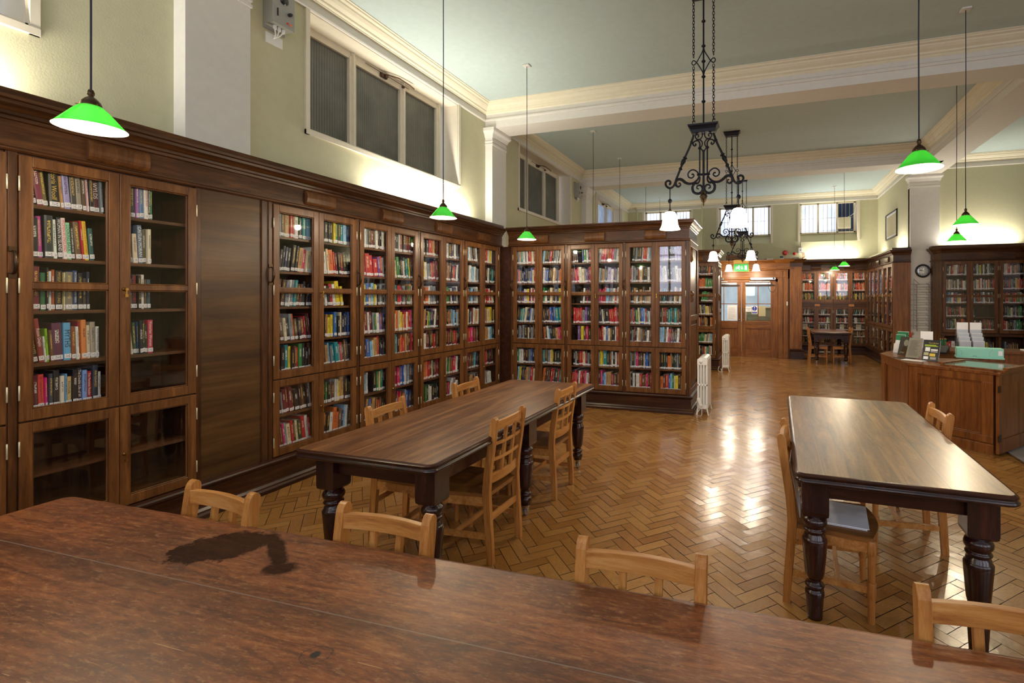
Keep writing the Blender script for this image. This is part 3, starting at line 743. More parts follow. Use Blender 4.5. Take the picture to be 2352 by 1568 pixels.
# ---- first projecting case (double sided)
YA, XEND = 6.75, -.985
wl = ['glazed oak bookcase unit of the nearer projecting case, in the wall corner', 'middle glazed oak bookcase unit of the nearer projecting case', 'glazed oak bookcase unit at the free end of the nearer projecting case']
for k in range(3): case_unit((-3.76+.91*k, YA, 0), 0, .91, .045, .37, wl[k], wm='door', endpost=.045 if k == 2 else 0, near=True)
def wing_end(y, label, lab2, lab3, x_l):
    r = thing('bookcase_end', label, 'bookcase end panel', (XEND, y, 0), 0)
    q = MB(); q.box(-.06, -.004, .372, .80, .255, 2.41, 'case'); q.box(x_l-XEND, -.06, .40, .80, .255, 2.41, 'case'); q.box(-.004, .0, .0, .8, .255, 2.41, 'case')
    q.build('body', r)
    q = MB()
    for (a, e) in ((0, .05), (.75, .8)): q.box(.0, .02, a, e, .255, 2.41, 'door')
    for (z0, z1) in ((.255, .33), (1.28, 1.36), (2.33, 2.41)): q.box(.0, .018, .05, .75, z0, z1, 'door')
    q.box(0, .012, .11, .69, .39, 1.22, 'door'); q.build('panel_frame', r, bevel=.004)
    q = MB()   # carved bracket
    q.lathe([(.03, 0), (.045, .04), (.03, .08), (.055, .1), (.05, .13), (.02, .16)], 'door', (.02, .06, 1.55), 14, sx=.8)
    q.lathe([(.0, 0), (.03, .03), (.022, .14), (.03, .2), (.0, .23)], 'door', (.02, .06, 2.1), 12)
    q.build('carved_bracket', r)
    path = [(x_l, 0), (XEND, 0), (XEND, .8)]
    P0 = [(px_-x_l, py_) for px_, py_ in path]
    c = thing('bookcase_cornice', lab2, 'cornice', (x_l, y, 0), 0)
    q = MB(); q.sweep(P0, CROWN2, 'case_x'); q.box(.28, XEND-x_l-.28, .25, .8, 2.41, 2.69, 'case_x'); q.build('moulding', c)
    if y < 8: consoles(c, [-3.27-x_l, -2.37-x_l, -1.46-x_l])
    else: consoles(c, [-1.46-x_l])
    c2 = thing('bookcase_plinth', lab3, 'plinth', (x_l, y, 0), 0)
    q = MB(); q.sweep(P0, PLINTH, 'plinth'); q.build('moulding', c2)
wing_end(YA, 'panelled oak end of the nearer projecting bookcase, facing the aisle', 'moulded oak cornice on top of the nearer projecting bookcase', 'moulded dark plinth under the nearer projecting bookcase', -3.8)
# ---- second projecting case
YA2 = 11.11
wl2 = ['glazed oak bookcase unit of the farther projecting case, against the long wall', 'middle glazed oak bookcase unit of the farther projecting case', 'narrow slice of glazed bookcase seen past the free end of the nearer projecting case']
for k in range(3): case_unit((-3.76+.91*k, YA2, 0), 0, .91, .045, .37, wl2[k], near=False, endpost=.045 if k == 2 else 0)
wing_end(YA2, 'oak end of the farther projecting bookcase, beside the second radiator', 'moulded oak cornice on top of the farther projecting bookcase', 'moulded dark plinth under the farther projecting bookcase', -3.8)

# ---- far bookcase, right of the double doors
YFC = 15.33
for k, l in enumerate(['far glazed bookcase unit just right of the door surround, behind the small table', 'far glazed bookcase unit in the corner behind the right-hand chair of the small table']):
    u = case_unit((1.0+.9*k, YFC, 0), 0, .9, .03, .34, l, near=False, upper=(1.50, 2.40), bar=None, lower=(.262, 1.36), shelves=[2.13, 1.82, 1.53, 1.12, .885, .69, .49, .285], lockz=(1.66, .62), handle=False)
    q = MB(); q.box(.03, .9, -.02, .03, 1.36, 1.50, 'case_x'); q.box(.03, .9, -.035, -.02, 1.455, 1.475, 'case_x'); q.build('mid_rail', u)
    q = MB(); q.box(.42, .56, -.028, -.02, 1.375, 1.44, 'chair_x'); q.build('name_plate', u)
# ---- bookcase on the right wall, seen edge-on
XRC = 2.79
for k, l in enumerate(['glazed bookcase unit on the right wall, deep in the far corner', 'middle glazed bookcase unit on the right wall, seen almost edge-on', 'glazed bookcase unit on the right wall nearest the clock pier']):
    case_unit((XRC, 15.30-.955*k, 0), -PI/2, .955, .03, .33, l, near=False, lockz=(1.60, .60), handle=False, endpost=.02 if k == 2 else 0)
r = thing('bookcase_end', 'plain oak end panel of the right wall bookcase, left of the clock pier', 'bookcase end panel', (XRC, 12.41, 0), 0)
q = MB(); q.box(-.005, XR-XRC-.003, -.02, .0, .0, 2.41, 'oak'); q.build('board', r)
for nm, lab, pr, mt in (('bookcase_cornice', 'oak cornice turning the far corner above the glazed bookcases', CROWN, 'case_x'), ('bookcase_plinth', 'dark plinth running round the far corner under the glazed bookcases', PLINTH, 'plinth')):
    c = thing(nm, lab, 'cornice' if 'corn' in nm else 'plinth', (0, 0, 0))
    q = MB(); q.sweep([(1.0, YFC), (XRC, YFC), (XRC, 12.39), (XR, 12.39)], pr, mt); q.build('moulding', c)
    if 'corn' in nm: 
        T0 = Matrix.Translation((XRC, 15.3, 0)) @ Matrix.Rotation(-PI/2, 4, 'Z')
        for cx in (.5, 1.45, 2.4):
            q = MB(); q.T = T0; poly = [(-o, z) for o, z in console(None, 0, 0, 0)] + [(.01, 2.576), (.01, 2.444)]
            q.prism_x(poly, cx-.15, cx+.15, 'case_x'); q.build('frieze_cushion', c)
        for cx in (1.45, 2.33):
            q = MB(); q.T = Matrix.Translation((0, YFC, 0)); q.prism_x(poly, cx-.14, cx+.14, 'case_x'); q.build('frieze_cushion', c)
# ---- bookcase in the right alcove
YRC = 12.15
for k, l in enumerate(['glazed bookcase unit in the right alcove beside the clock pier', 'glazed bookcase unit in the right alcove cut off by the picture edge']):
    u = case_unit((3.655+1.02*k, YRC, 0), 0, 1.02, .03, .30, l, near=False, upper=(.87, 2.398), bar=1.655, lower=None, shelves=[2.10, 1.79, 1.50, 1.21, .925, .46, .05], lockz=(1.655, .6), handle=False, z0=.02)
    q = MB(); q.box(0, 1.02, -.06, .03, .80, .86, 'case_x'); q.box(.5, .56, -.04, .0, .05, .8, 'case'); q.box(0, .05, -.04, 0, .05, .8, 'case'); q.build('ledge', u, bevel=.004)
r = thing('bookcase_end', 'chamfered oak corner post of the right alcove bookcase', 'bookcase end panel', (3.655, YRC, 0))
q = MB(); q.prism([(0, 0), (-.12, .12), (-.12, .29), (0, .29)], .0, 2.41, 'case'); q.build('post', r)
c = thing('bookcase_cornice', 'oak cornice with clipped corner on the right alcove bookcase', 'cornice', (0, 0, 0))
q = MB(); q.sweep([(3.535, YRC+.29), (3.535, YRC+.12), (3.655, YRC), (5.7, YRC)], CROWN, 'case_x'); q.build('moulding', c)
q = MB(); q.T = Matrix.Translation((0, YRC, 0)); q.prism_x(poly, 4.98, 5.3, 'case_x'); q.build('frieze_cushion', c)
# nearer cross case at the right edge (only its cornice corner shows)
r = thing('bookcase', 'oak bookcase end just entering at the right picture edge, cornice corner showing', 'bookcase', (5.09, 11.0, 0))
q = MB(); q.box(0, .7, .0, 1.08, 0, 2.41, 'case'); q.build('carcass', r)
q = MB(); q.sweep([(0, 1.02), (0, 0), (.7, 0)], CROWN2, 'case_x'); q.box(.2, .7, .2, 1.02, 2.41, 2.69, 'case_x'); q.build('cornice', r)
# ------------------------------------------------------------------ tables
STAIN, SEAM, KNOT = (-.838, .317), .14, (-.117, .012)
M['top1'] = mat_stained_top()
def rrect(L, W, r, n=5):
    pts = []
    for cx, cy, a0 in ((L/2-r, W/2-r, 0), (-L/2+r, W/2-r, PI/2), (-L/2+r, -W/2+r, PI), (L/2-r, -W/2+r, 1.5*PI)):
        for i in range(n+1): a = a0+PI/2*i/n; pts.append((cx+r*math.cos(a), cy+r*math.sin(a)))
    return pts
def table_leg(caster, H=.72):
    q = MB(); bw = .0615
    rings = []
    for z, k in ((H, 1), (.545, 1), (.53, .96), (.52, .8), (.515, .62)):
        rings.append([(x*bw*k, y*bw*k, z) for x, y in ((-1, -1), (1, -1), (1, 1), (-1, 1))])
    q.loft(rings, 'leg')
    z0 = .085 if caster else 0
    prof = [(.03, z0), (.037, z0), (.038, z0+.02), (.043, .105), (.047, .125), (.044, .14), (.034, .145), (.034, .15), (.045, .158), (.047, .166), (.043, .174), (.033, .18), (.031, .19), (.033, .2), (.041, .207), (.047, .23), (.053, .30), (.059, .375), (.06, .395), (.056, .402), (.05, .408), (.05, .418), (.042, .424), (.042, .43), (.052, .437), (.054, .444), (.05, .45), (.043, .455), (.05, .463), (.058, .476), (.059, .49), (.054, .503), (.044, .51), (.04, .52)]
    if caster: prof = [(r, z) for r, z in prof if z >= z0]
    q.lathe(prof, 'leg', n=24)
    return q
def caster_mb():
    q = MB(); q.lathe([(.02, .06), (.022, .07), (.034, .075), (.036, .088)], 'chrome', n=12)
    q.box(-.016, -.012, -.01, .026, .02, .062, 'chrome'); q.box(.012, .016, -.01, .026, .02, .062, 'chrome'); q.box(-.016, .016, -.014, .01, .056, .064, 'chrome')
    return q
def wheel_mb():
    q = MB(); q.T = Matrix.Translation((0, .014, .026)) @ Matrix.Rotation(PI/2, 4, 'Y')
    q.lathe([(.018, -.009), (.026, -.009), (.026, .009), (.018, .009)], 'grey', n=16)
    q.lathe([(.0, -.0105), (.019, -.0105), (.019, .0105), (.0, .0105)], 'orange', n=14); return q
def make_table(name, label, cat, loc, rz, L, W, legs, top, H=.775, group=None, axis='y', ap=.30):
    r = thing(name, label, cat, loc, rz, group)
    q = MB(); rings = []
    for off, z in ((-.016, H), (-.006, H-.003), (.0, H-.009), (.0, H-.016), (-.006, H-.021), (-.004, H-.026), (.004, H-.032), (.004, H-.04), (-.004, H-.046), (-.02, H-.052)):
        rings.append([(x, y, z) for x, y in rrect(L+2*off, W+2*off, max(.012, .05+off))])
    q.add(rings[0], [tuple(range(len(rings[0])))], top); q.add(rings[-1], [tuple(range(len(rings[-1])))[::-1]], 'apron')
    q.loft(rings[:3], 'apron' if top != 'top1' else top, True, True, False); q.loft(rings[2:], 'leg', True, True, False)
    q.build('tabletop', r)
    xs = sorted(set(l[0] for l in legs)); ys = sorted(set(l[1] for l in legs))
    za, zb = H-.165, H-.05
    for (a, e, c, d) in ((xs[0], xs[-1], ys[0]-.02, ys[0]+.005), (xs[0], xs[-1], ys[-1]-.005, ys[-1]+.02), (xs[0]-.02, xs[0]+.005, ys[0], ys[-1]), (xs[-1]-.005, xs[-1]+.02, ys[0], ys[-1])):
        p = MB(); p.box(a, e, c, d, za, zb, 'apron'); p.build('apron', r, bevel=.003)
    for x, y, ca in legs:
        lg = table_leg(ca, H-.05).build('leg', r, loc=(x, y, 0))
        if ca:
            cs = caster_mb().build('caster', lg); wheel_mb().build('caster_wheel', lg)
    return r
al = 1.65*PI/180
make_table('library_table', 'broad worn mahogany table across the foreground, dark spilled stain on its top', 'table', (-.873, .857, 0), al, 3.8, .92, [(-1.7, .33, 0), (1.7, .33, 0), (-1.7, -.33, 0), (1.7, -.33, 0), (0, .33, 0), (0, -.33, 0)], 'top1')
make_table('library_table', 'long brown mahogany table on casters parallel to the long wall bookcases', 'table', (-2.01, 3.225, 0), 0, .915, 2.43, [(sx*.335, sy*1.055, 1 if sy > -.5 or sx < 0 else 0) for sx in (-1, 1) for sy in (-1, 0, 1)], 'top2')
make_table('library_table', 'planked mahogany table with glossy top on the right, before the counter', 'table', (.612, 3.43, 0), -1.6*PI/180, .885, 1.98, [(-.345, -.80, 0), (.345, -.80, 0), (-.345, .78, 1), (.345, .78, 1)], 'plank')
make_table('library_table', 'small mahogany table far away in front of the corner bookcases', 'table', (1.58, 13.55, 0), 0, .88, 1.4, [(-.33, -.56, 1), (.33, -.56, 1), (-.33, .56, 1), (.33, .56, 1)], 'top2')

# ------------------------------------------------------------------ chairs
def make_chair():
    r = thing('library_chair', None, 'chair')
    w = .016
    for s in (-1, 1):
        x = s*.176; q = MB()
        pr = [(0, 0, .019), (.006, .12, .021), (.022, .33, .023), (.028, .43, .024), (.018, .55, .0225), (-.012, .75, .0215), (-.026, .855, .021), (-.028, .87, .018), (-.0285, .88, .011), (-.0285, .884, .004)]
        rings = [[(x-w, y-h, z), (x+w, y-h, z), (x+w, y+h, z), (x-w, y+h, z)] for y, z, h in pr]
        q.loft(rings, 'chair'); lg = q.build('back_post', r, bevel=.004)
        g = MB(); g.lathe([(.014, 0), (.016, .002), (.016, .008)], 'plastic', (x, 0, -.0005), 12); g.build('foot_glide', lg)
        q = MB(); xf = s*.205; yf = .395
        q.lathe([(.0165, 0), (.0175, .12), (.0175, .125)], 'chair', (xf, yf, 0), 14); q.lathe([(.017, .2), (.018, .34)], 'chair', (xf, yf, 0), 14, caps=False)
        q.lathe([(.021, .125), (.0225, .13), (.0225, .195), (.021, .2)], 'chair', (xf, yf, 0), 8); q.lathe([(.021, .335), (.023, .34), (.023, .395), (.018, .405)], 'chair', (xf, yf, 0), 8)
        lg = q.build('front_leg', r)
        g = MB(); g.lathe([(.014, 0), (.016, .002), (.016, .008)], 'plastic', (xf, yf, -.0005), 12); g.build('foot_glide', lg)
        q = MB(); q.add([(s*.165, .03, .345), (s*.187, .03, .345), (s*.215, yf, .345), (s*.193, yf, .345), (s*.165, .03, .398), (s*.187, .03, .398), (s*.215, yf, .398), (s*.193, yf, .398)], [(0, 1, 2, 3), (4, 7, 6, 5), (0, 4, 5, 1), (1, 5, 6, 2), (2, 6, 7, 3), (3, 7, 4, 0)], 'chair_x'); q.build('seat_rail', r)
        q = MB(); q.add([(s*.168, .015, .145), (s*.186, .015, .145), (s*.214, yf, .145), (s*.196, yf, .145), (s*.168, .015, .178), (s*.186, .015, .178), (s*.214, yf, .178), (s*.196, yf, .178)], [(0, 1, 2, 3), (4, 7, 6, 5), (0, 4, 5, 1), (1, 5, 6, 2), (2, 6, 7, 3), (3, 7, 4, 0)], 'chair_x'); q.build('side_stretcher', r)
    q = MB(); q.box(-.19, .19, .235, .255, .148, .175, 'chair_x'); q.build('cross_stretcher', r, bevel=.002)
    q = MB(); q.box(-.162, .162, .01, .028, .245, .285, 'chair_x'); q.build('back_stretcher', r, bevel=.002)
    q = MB(); q.box(-.19, .19, yf-.012, yf+.01, .345, .395, 'chair_x'); q.build('front_rail', r, bevel=.002)
    # seat, bowed at the front
    q = MB(); top = []
    out = [(-.16, .018), (.16, .018), (.185, .05), (.212, .30)]
    for i in range(9): t = i/8; x = .215-.43*t; out.append((x, .40+.045*math.sin(PI*t)))
    out += [(-.212, .30), (-.185, .05)]
    q.prism(out, .396, .42, 'seat'); q.build('seat', r, bevel=.005)
    def bowed(z0, z1, y, bow, th, name, x=.162, taper=0):
        rings = []
        for i in range(11):
            t = -1+2*i/10; yy = y-bow*(1-t*t); zz = taper*(1-t*t)
            rings.append([(x*t, yy-th/2, z0), (x*t, yy+th/2, z0), (x*t, yy+th/2, z1+zz), (x*t, yy-th/2, z1+zz)])
        m = MB(); m.loft(rings, 'chair_x', False); return m.build(name, r, bevel=.002)
    bowed(.80, .852, -.016, .014, .02, 'crest_rail', taper=.003); bowed(.475, .535, .022, .02, .02, 'lower_back_rail')
    bowed(.612, .632, .0, .02, .012, 'cross_rail'); bowed(.708, .728, -.01, .02, .012, 'cross_rail')
    for s in (-1, 1):
        q = MB(); q.add([(s*.054-.011, y+d, z) for z, y in ((.53, .0), (.81, -.037)) for d in (-.008, .008)]+[(s*.054+.011, y+d, z) for z, y in ((.53, .0), (.81, -.037)) for d in (-.008, .008)], [(0, 1, 3, 2), (4, 6, 7, 5), (0, 4, 5, 1), (2, 3, 7, 6), (0, 2, 6, 4), (1, 5, 7, 3)], 'chair'); q.build('back_slat', r)
    return r
D2 = PI/180
ch0 = make_chair()
chairs = [
    ((-1.975, 1.293), 180-3.7, 'light oak chair behind the foreground table, nearest to the long wall bookcases'),
    ((-1.234, 1.325), 180+1, 'light oak chair behind the foreground table, just in front of the long table end'),
    ((-.342, 1.345), 180+.5, 'light oak chair behind the foreground table, standing before open parquet'),
    ((.555, 1.375), 180+1, 'light oak chair behind the foreground table, cut by the right picture edge'),
    ((-1.568, 2.749), 90, 'light oak chair on the aisle side of the long table, nearer the camera'),
    ((-1.585, 3.728), 90, 'light oak chair on the aisle side of the long table, farther from the camera'),
    ((-2.49, 2.765), -90+5, 'light oak chair on the bookcase side of the long table, nearer the camera'),
    ((-2.485, 3.706), -90+2, 'light oak chair on the bookcase side of the long table, farther from the camera'),
    ((.130, 2.91), -94.5, 'light oak chair with papers on its seat, left of the planked table'),
    ((1.08, 3.70), 90, 'light oak chair between the planked table and the counter'),
    ((1.10, 13.31), -90, 'light oak chair on the left of the small far table'),
    ((2.05, 13.37), 90, 'light oak chair on the right of the small far table')]
for i, ((x, y), a, l) in enumerate(chairs):
    o = ch0 if i == 0 else copy_tree(ch0)
    o.location = (x, y, 0); o.rotation_euler = (0, 0, a*D2); o['label'] = l; o['group'] = 'light oak reading chairs'
# papers on the chair left of the planked table
q = MB(); q.box(-.13, .10, -.15, .15, 0, .003, 'paper'); q.box(-.12, .11, -.14, .16, .003, .006, 'paper')
o = q.build('paper_folder', loc=(.42, 2.90, .4215)); o.rotation_euler = (0, 0, -.12); tag(o, 'pale grey paper folder lying on the seat left of the planked table', 'folder')
q = MB(); q.box(-.001, .0015, -.11, .11, 0, .30, 'paper')
o = q.build('paper_sheet', loc=(.195, 2.91, .422)); o.rotation_euler = (0, -.17, -.08); tag(o, 'white paper sheet leaning against the chair back by the planked table', 'paper')

# ------------------------------------------------------------------ green pendants
def make_pendant():
    r = thing('pendant_lamp', None, 'lamp')
    q = MB(); q.box(-.045, .045, -.045, .045, 4.712, 4.73, 'plastic'); q.build('ceiling_plate', r, bevel=.003)
    q = MB(); q.tube([(0, 0, 4.715), (.002, 0, 4.0), (-.002, .001, 3.2), (0, 0, 2.56)], .0042, 'cord', 8); q.build('cord', r)
    q = MB(); q.lathe([(.003, 2.575), (.009, 2.572), (.013, 2.56), (.013, 2.55), (.010, 2.545), (.010, 2.54), (.02, 2.532), (.034, 2.515), (.038, 2.500), (.037, 2.494)], 'bronze', n=20)
    for k in range(3): a = k*2*PI/3; q.tube([(.036*math.cos(a), .036*math.sin(a), 2.498), (.05*math.cos(a), .05*math.sin(a), 2.498)], .003, 'brass', 6)
    q.build('gallery', r)
    q = MB(); q.lathe([(.036, 2.498), (.06, 2.475), (.09, 2.437), (.118, 2.402), (.126, 2.393)], 'shade', n=48, caps=False); sh = q.build('lamp_shade', r)
    q = MB(); q.lathe([(.033, 2.494), (.057, 2.472), (.087, 2.434), (.116, 2.399), (.1262, 2.3925)], 'liner', n=48, caps=False); q.build('shade_liner', sh)
    q = MB(); q.lathe([(.0, 2.405), (.014, 2.41), (.022, 2.425), (.02, 2.445), (.012, 2.46), (.012, 2.49)], 'bulb', n=14); q.build('bulb', r)
    return r
pd0 = make_pendant()
pend = [
    (-2.99, 1.425, 'green pendant lamp hanging low over the half empty bookcase, nearest of all'),
    (-3.0, 4.05, 'green pendant lamp shining before the bookcase frieze midway along the long wall'),
    (-3.03, 5.873, 'green pendant lamp hanging in front of the nearer projecting case, by the corner'),
    (-3.04, 8.555, 'pendant lamp behind the nearer projecting case, first cord past the corner lamp'),
    (-3.06, 10.38, 'pendant lamp behind the nearer projecting case, second cord past the corner lamp'),
    (-3.05, 12.84, 'pendant lamp in the third bay, its plate hidden by the ceiling beam'),
    (-3.09, 14.9, 'pendant lamp by the far wall windows, shade hidden by the bookcases'),
    (.905, 3.40, 'green pendant lamp at the right, largest there, in front of the clock pier capital'),
    (2.08, 6.161, 'green pendant lamp on the right with its white ceiling plate showing'),
    (2.56, 7.90, 'green pendant lamp directly above the right alcove bookcase cornice'),
    (1.888, 14.816, 'green pendant lamp in the far corner, nearer the doors, lower in view'),
    (1.87, 13.0, 'bright green pendant lamp above the small far table')]
def light(kind, loc, power, color=(1, .8, .55), size=.03, rot=None, sy=None):
    l = bpy.data.lights.new('light', kind); l.energy = power; l.color = color
    if kind == 'POINT': l.shadow_soft_size = size
    else:
        l.shape = 'RECTANGLE'; l.size = size; l.size_y = sy or size
    o = bpy.data.objects.new('light', l); C.objects.link(o); o.location = loc
    if rot: o.rotation_euler = rot
    return o
P_PEND, P_BELL, P_COVE = 15, 19, 26
for i, (x, y, l) in enumerate(pend):
    o = pd0 if i == 0 else copy_tree(pd0)
    o.location = (x, y, 0); o['label'] = l; o['group'] = 'green shaded pendants'
    light('POINT', (x, y, 2.385), P_PEND, (1, .82, .58), .03)

# ------------------------------------------------------------------ wrought iron chandeliers
def make_chandelier():
    r = thing('chandelier', None, 'chandelier')
    S = 1/(3.265*226.9)
    def P(x, y): return ((x-378)*S, 0, 1.6+(685.5-y/3.265)/226.9)
    def smooth(pts, n=5):
        pts = [Vector(p) for p in pts]; out = []
        for i in range(len(pts)-1):
            p0 = pts[max(0, i-1)]; p1 = pts[i]; p2 = pts[i+1]; p3 = pts[min(len(pts)-1, i+2)]
            for k in range(n):
                t = k/n
                out.append(.5*((2*p1)+(p2-p0)*t+(2*p0-5*p1+4*p2-p3)*t*t+(3*p1-p0-3*p2+p3)*t**3))
        return out+[pts[-1]]
    def both(name, zs, rad, fl=1.0):
        for s in (1, -1):
            q = MB(); pts = smooth([P(*z) for z in zs]); pts = [(p.x*s, 0, p.z) for p in pts]
            rr = rad if not isinstance(rad, tuple) else [rad[0]+(rad[1]-rad[0])*math.sin(PI*min(1, i/(len(pts)-1)*1.15)) for i in range(len(pts))]
            q.tube(pts, rr, 'iron', 7); q.build(name, r)
    def canopy(name, z0, k=1.0):
        q = MB(); rings = []
        for hx, hy, z in ((.118, .05, 0), (.122, .053, .012), (.124, .055, .03), (.135, .065, .05), (.15, .08, .066), (.152, .082, .08)):
            rings.append([(-hx*k, -hy*k, z0+z), (hx*k, -hy*k, z0+z), (hx*k, hy*k, z0+z), (-hx*k, hy*k, z0+z)])
        q.loft(rings, 'iron'); q.build(name, r, bevel=.003)
    canopy('frame_head', 3.272); canopy('ceiling_canopy', 4.65)
    q = MB(); q.tube([(0, 0, 3.34), (0, 0, 4.66)], .0085, 'iron', 8)
    for z in (4.405, 4.155, 4.0, 3.845, 3.594): q.lathe([(.008, -.016), (.013, -.012), (.021, -.004), (.021, .004), (.013, .012), (.008, .016)], 'iron', (0, 0, z), 12)
    q.build('rod', r)
    for s in (1, -1):
        q = MB(); z = 3.385; k = 0
        q.tube([(s*.1+.012, 0, 3.39), (s*.1+.014, 0, 3.405), (s*.1, 0, 3.412), (s*.1-.012, 0, 3.40), (s*.1-.006, 0, 3.375), (s*.1, 0, 3.35)], .0045, 'iron', 6)
        while z < 4.64:
            z += .031
            if abs(z-4.0) < .05: continue
            pts = []
            for a in range(8):
                t = a*PI/4; u = .0105*math.cos(t); v = .0205*math.sin(t)
                pts.append((s*.1+(u if k % 2 else u*.35), (0 if k % 2 else u), z+v))
            q.tube(pts, .0036, 'iron', 5, closed=True); k += 1
        q.build('chain', r)
        q = MB(); pts = smooth([(0, 0, 4.15), (s*.012, 0, 4.10), (s*.045, 0, 4.04), (s*.07, 0, 4.0), (s*.1, 0, 3.975), (s*.118, 0, 4.0), (s*.1, 0, 4.022), (s*.07, 0, 3.998), (s*.045, 0, 3.96), (s*.012, 0, 3.90), (0, 0, 3.85)])
        q.tube(pts, .0055, 'iron', 7); q.build('chain_bracket', r)
    both('arm', [(305, 1005), (275, 1090), (240, 1165), (205, 1250), (172, 1330), (155, 1375), (128, 1393), (102, 1382), (90, 1360), (95, 1342), (112, 1335), (127, 1345), (126, 1360), (116, 1362)], .0115)
    for s in (1, -1):
        for (x, y, rr) in ((290, 1060, .02), (240, 1172, .024), (205, 1252, .02)):
            p = P(x, y); q = MB(); q.T = Matrix.Translation((p[0]*-s if False else s*p[0], 0, p[2])) @ Matrix.Rotation(s*.48, 4, 'Y')
            q.lathe([(.01, -.012), (rr, -.006), (rr, .004), (.01, .012)], 'iron', n=12)
            if y == 1172: q.lathe([(.013, -.085), (.022, -.05), (.024, -.035), (.014, -.012)], 'iron', n=12)
            q.build('arm_collar', r)
    both('side_scroll', [(345, 1312), (335, 1340), (305, 1365), (270, 1370), (240, 1357), (215, 1335), (190, 1330), (170, 1345), (170, 1372), (188, 1387), (205, 1375), (200, 1360), (190, 1362)], (.007, .015))
    both('upper_scroll', [(345, 1310), (330, 1284), (303, 1267), (278, 1273), (262, 1295), (268, 1320), (290, 1328), (306, 1314), (299, 1299), (288, 1303)], .0075)
    both('bottom_scroll', [(350, 1320), (349, 1350), (335, 1370), (310, 1372), (295, 1400), (304, 1435), (335, 1449), (362, 1438), (371, 1412), (356, 1388), (333, 1390), (329, 1408), (343, 1414)], (.007, .014))
    both('stem', [(350, 1310), (350, 1210), (350, 1108), (350, 1072), (335, 1050), (310, 1055), (299, 1072), (310, 1088), (322, 1081), (316, 1071)], .0075)
    both('crown_scroll', [(350, 1108), (366, 1090), (368, 1065), (352, 1046), (330, 1040), (318, 1022), (322, 1005), (338, 1008), (342, 1020), (333, 1024)], .0065)
    both('crown_curl', [(370, 1000), (368, 1020), (356, 1038), (338, 1042), (322, 1032)], .0065)
    both('fork', [(350, 1110), (365, 1120), (375, 1140)], .0065)
    q = MB(); q.tube([P(378, 1125), P(378, 1450)], .0115, 'iron', 8); q.build('centre_bar', r)
    q = MB(); q.tube([P(330, 1307), P(426, 1307)], .0115, 'iron', 8)
    for x in (350, 406): q.lathe([(.008, -.014), (.018, -.006), (.018, .006), (.008, .014)], 'iron', P(x, 1108), 10)
    q.build('clamp_bar', r)
    q = MB(); zf = 2.535
    q.lathe([(.004, 0), (.008, .02), (.007, .035), (.022, .05), (.03, .075), (.036, .105), (.03, .122), (.012, .128), (.012, .134), (.026, .138), (.026, .146), (.01, .152)], 'bronze', (0, 0, zf), 14)
    for k in range(6): a = k*PI/3; q.tube([(.012*math.cos(a), .012*math.sin(a), zf+.04), (.036*math.cos(a), .036*math.sin(a), zf+.1), (.02*math.cos(a), .02*math.sin(a), zf+.128)], .004, 'bronze', 5)
    q.build('finial', r)
    for s in (1, -1):
        x = s*.343; q = MB(); q.tube([(x, 0, 2.745), (x, 0, 2.515)], .0055, 'iron', 7)
        q.lathe([(.0, -.024), (.014, -.02), (.024, 0), (.014, .02), (0, .024)], 'iron', (x, 0, 2.607), 12); q.lathe([(.02, 0), (.022, .012), (.008, .03), (.005, .05)], 'bronze', (x, 0, 2.492), 12)
        d = q.build('lamp_drop', r)
        q = MB(); q.lathe([(.03, 2.497), (.05, 2.49), (.066, 2.468), (.074, 2.44), (.079, 2.40), (.085, 2.36), (.094, 2.335), (.105, 2.32), (.107, 2.313), (.103, 2.315), (.09, 2.33), (.06, 2.335), (0, 2.34)], 'bell', (x, 0, 0), 32, caps=False)
        q.build('bell_shade', d)
    return r
c0 = make_chandelier()
for i, (x, y, l) in enumerate([(-.58, 4.97, 'nearest wrought iron chandelier with two white bell shades, large in the middle'), (-.57, 9.40, 'second wrought iron chandelier, its canopy visible on the ceiling beyond the beam'), (-.53, 13.15, 'farthest and smallest wrought iron chandelier, beside the green exit sign')]):
    o = c0 if i == 0 else copy_tree(c0)
    o.location = (x, y, 0); o['label'] = l; o['group'] = 'wrought iron two-lamp chandeliers'
    for s in (1, -1): light('POINT', (x+s*.343, y, 2.27), P_BELL, (1, .86, .66), .10)
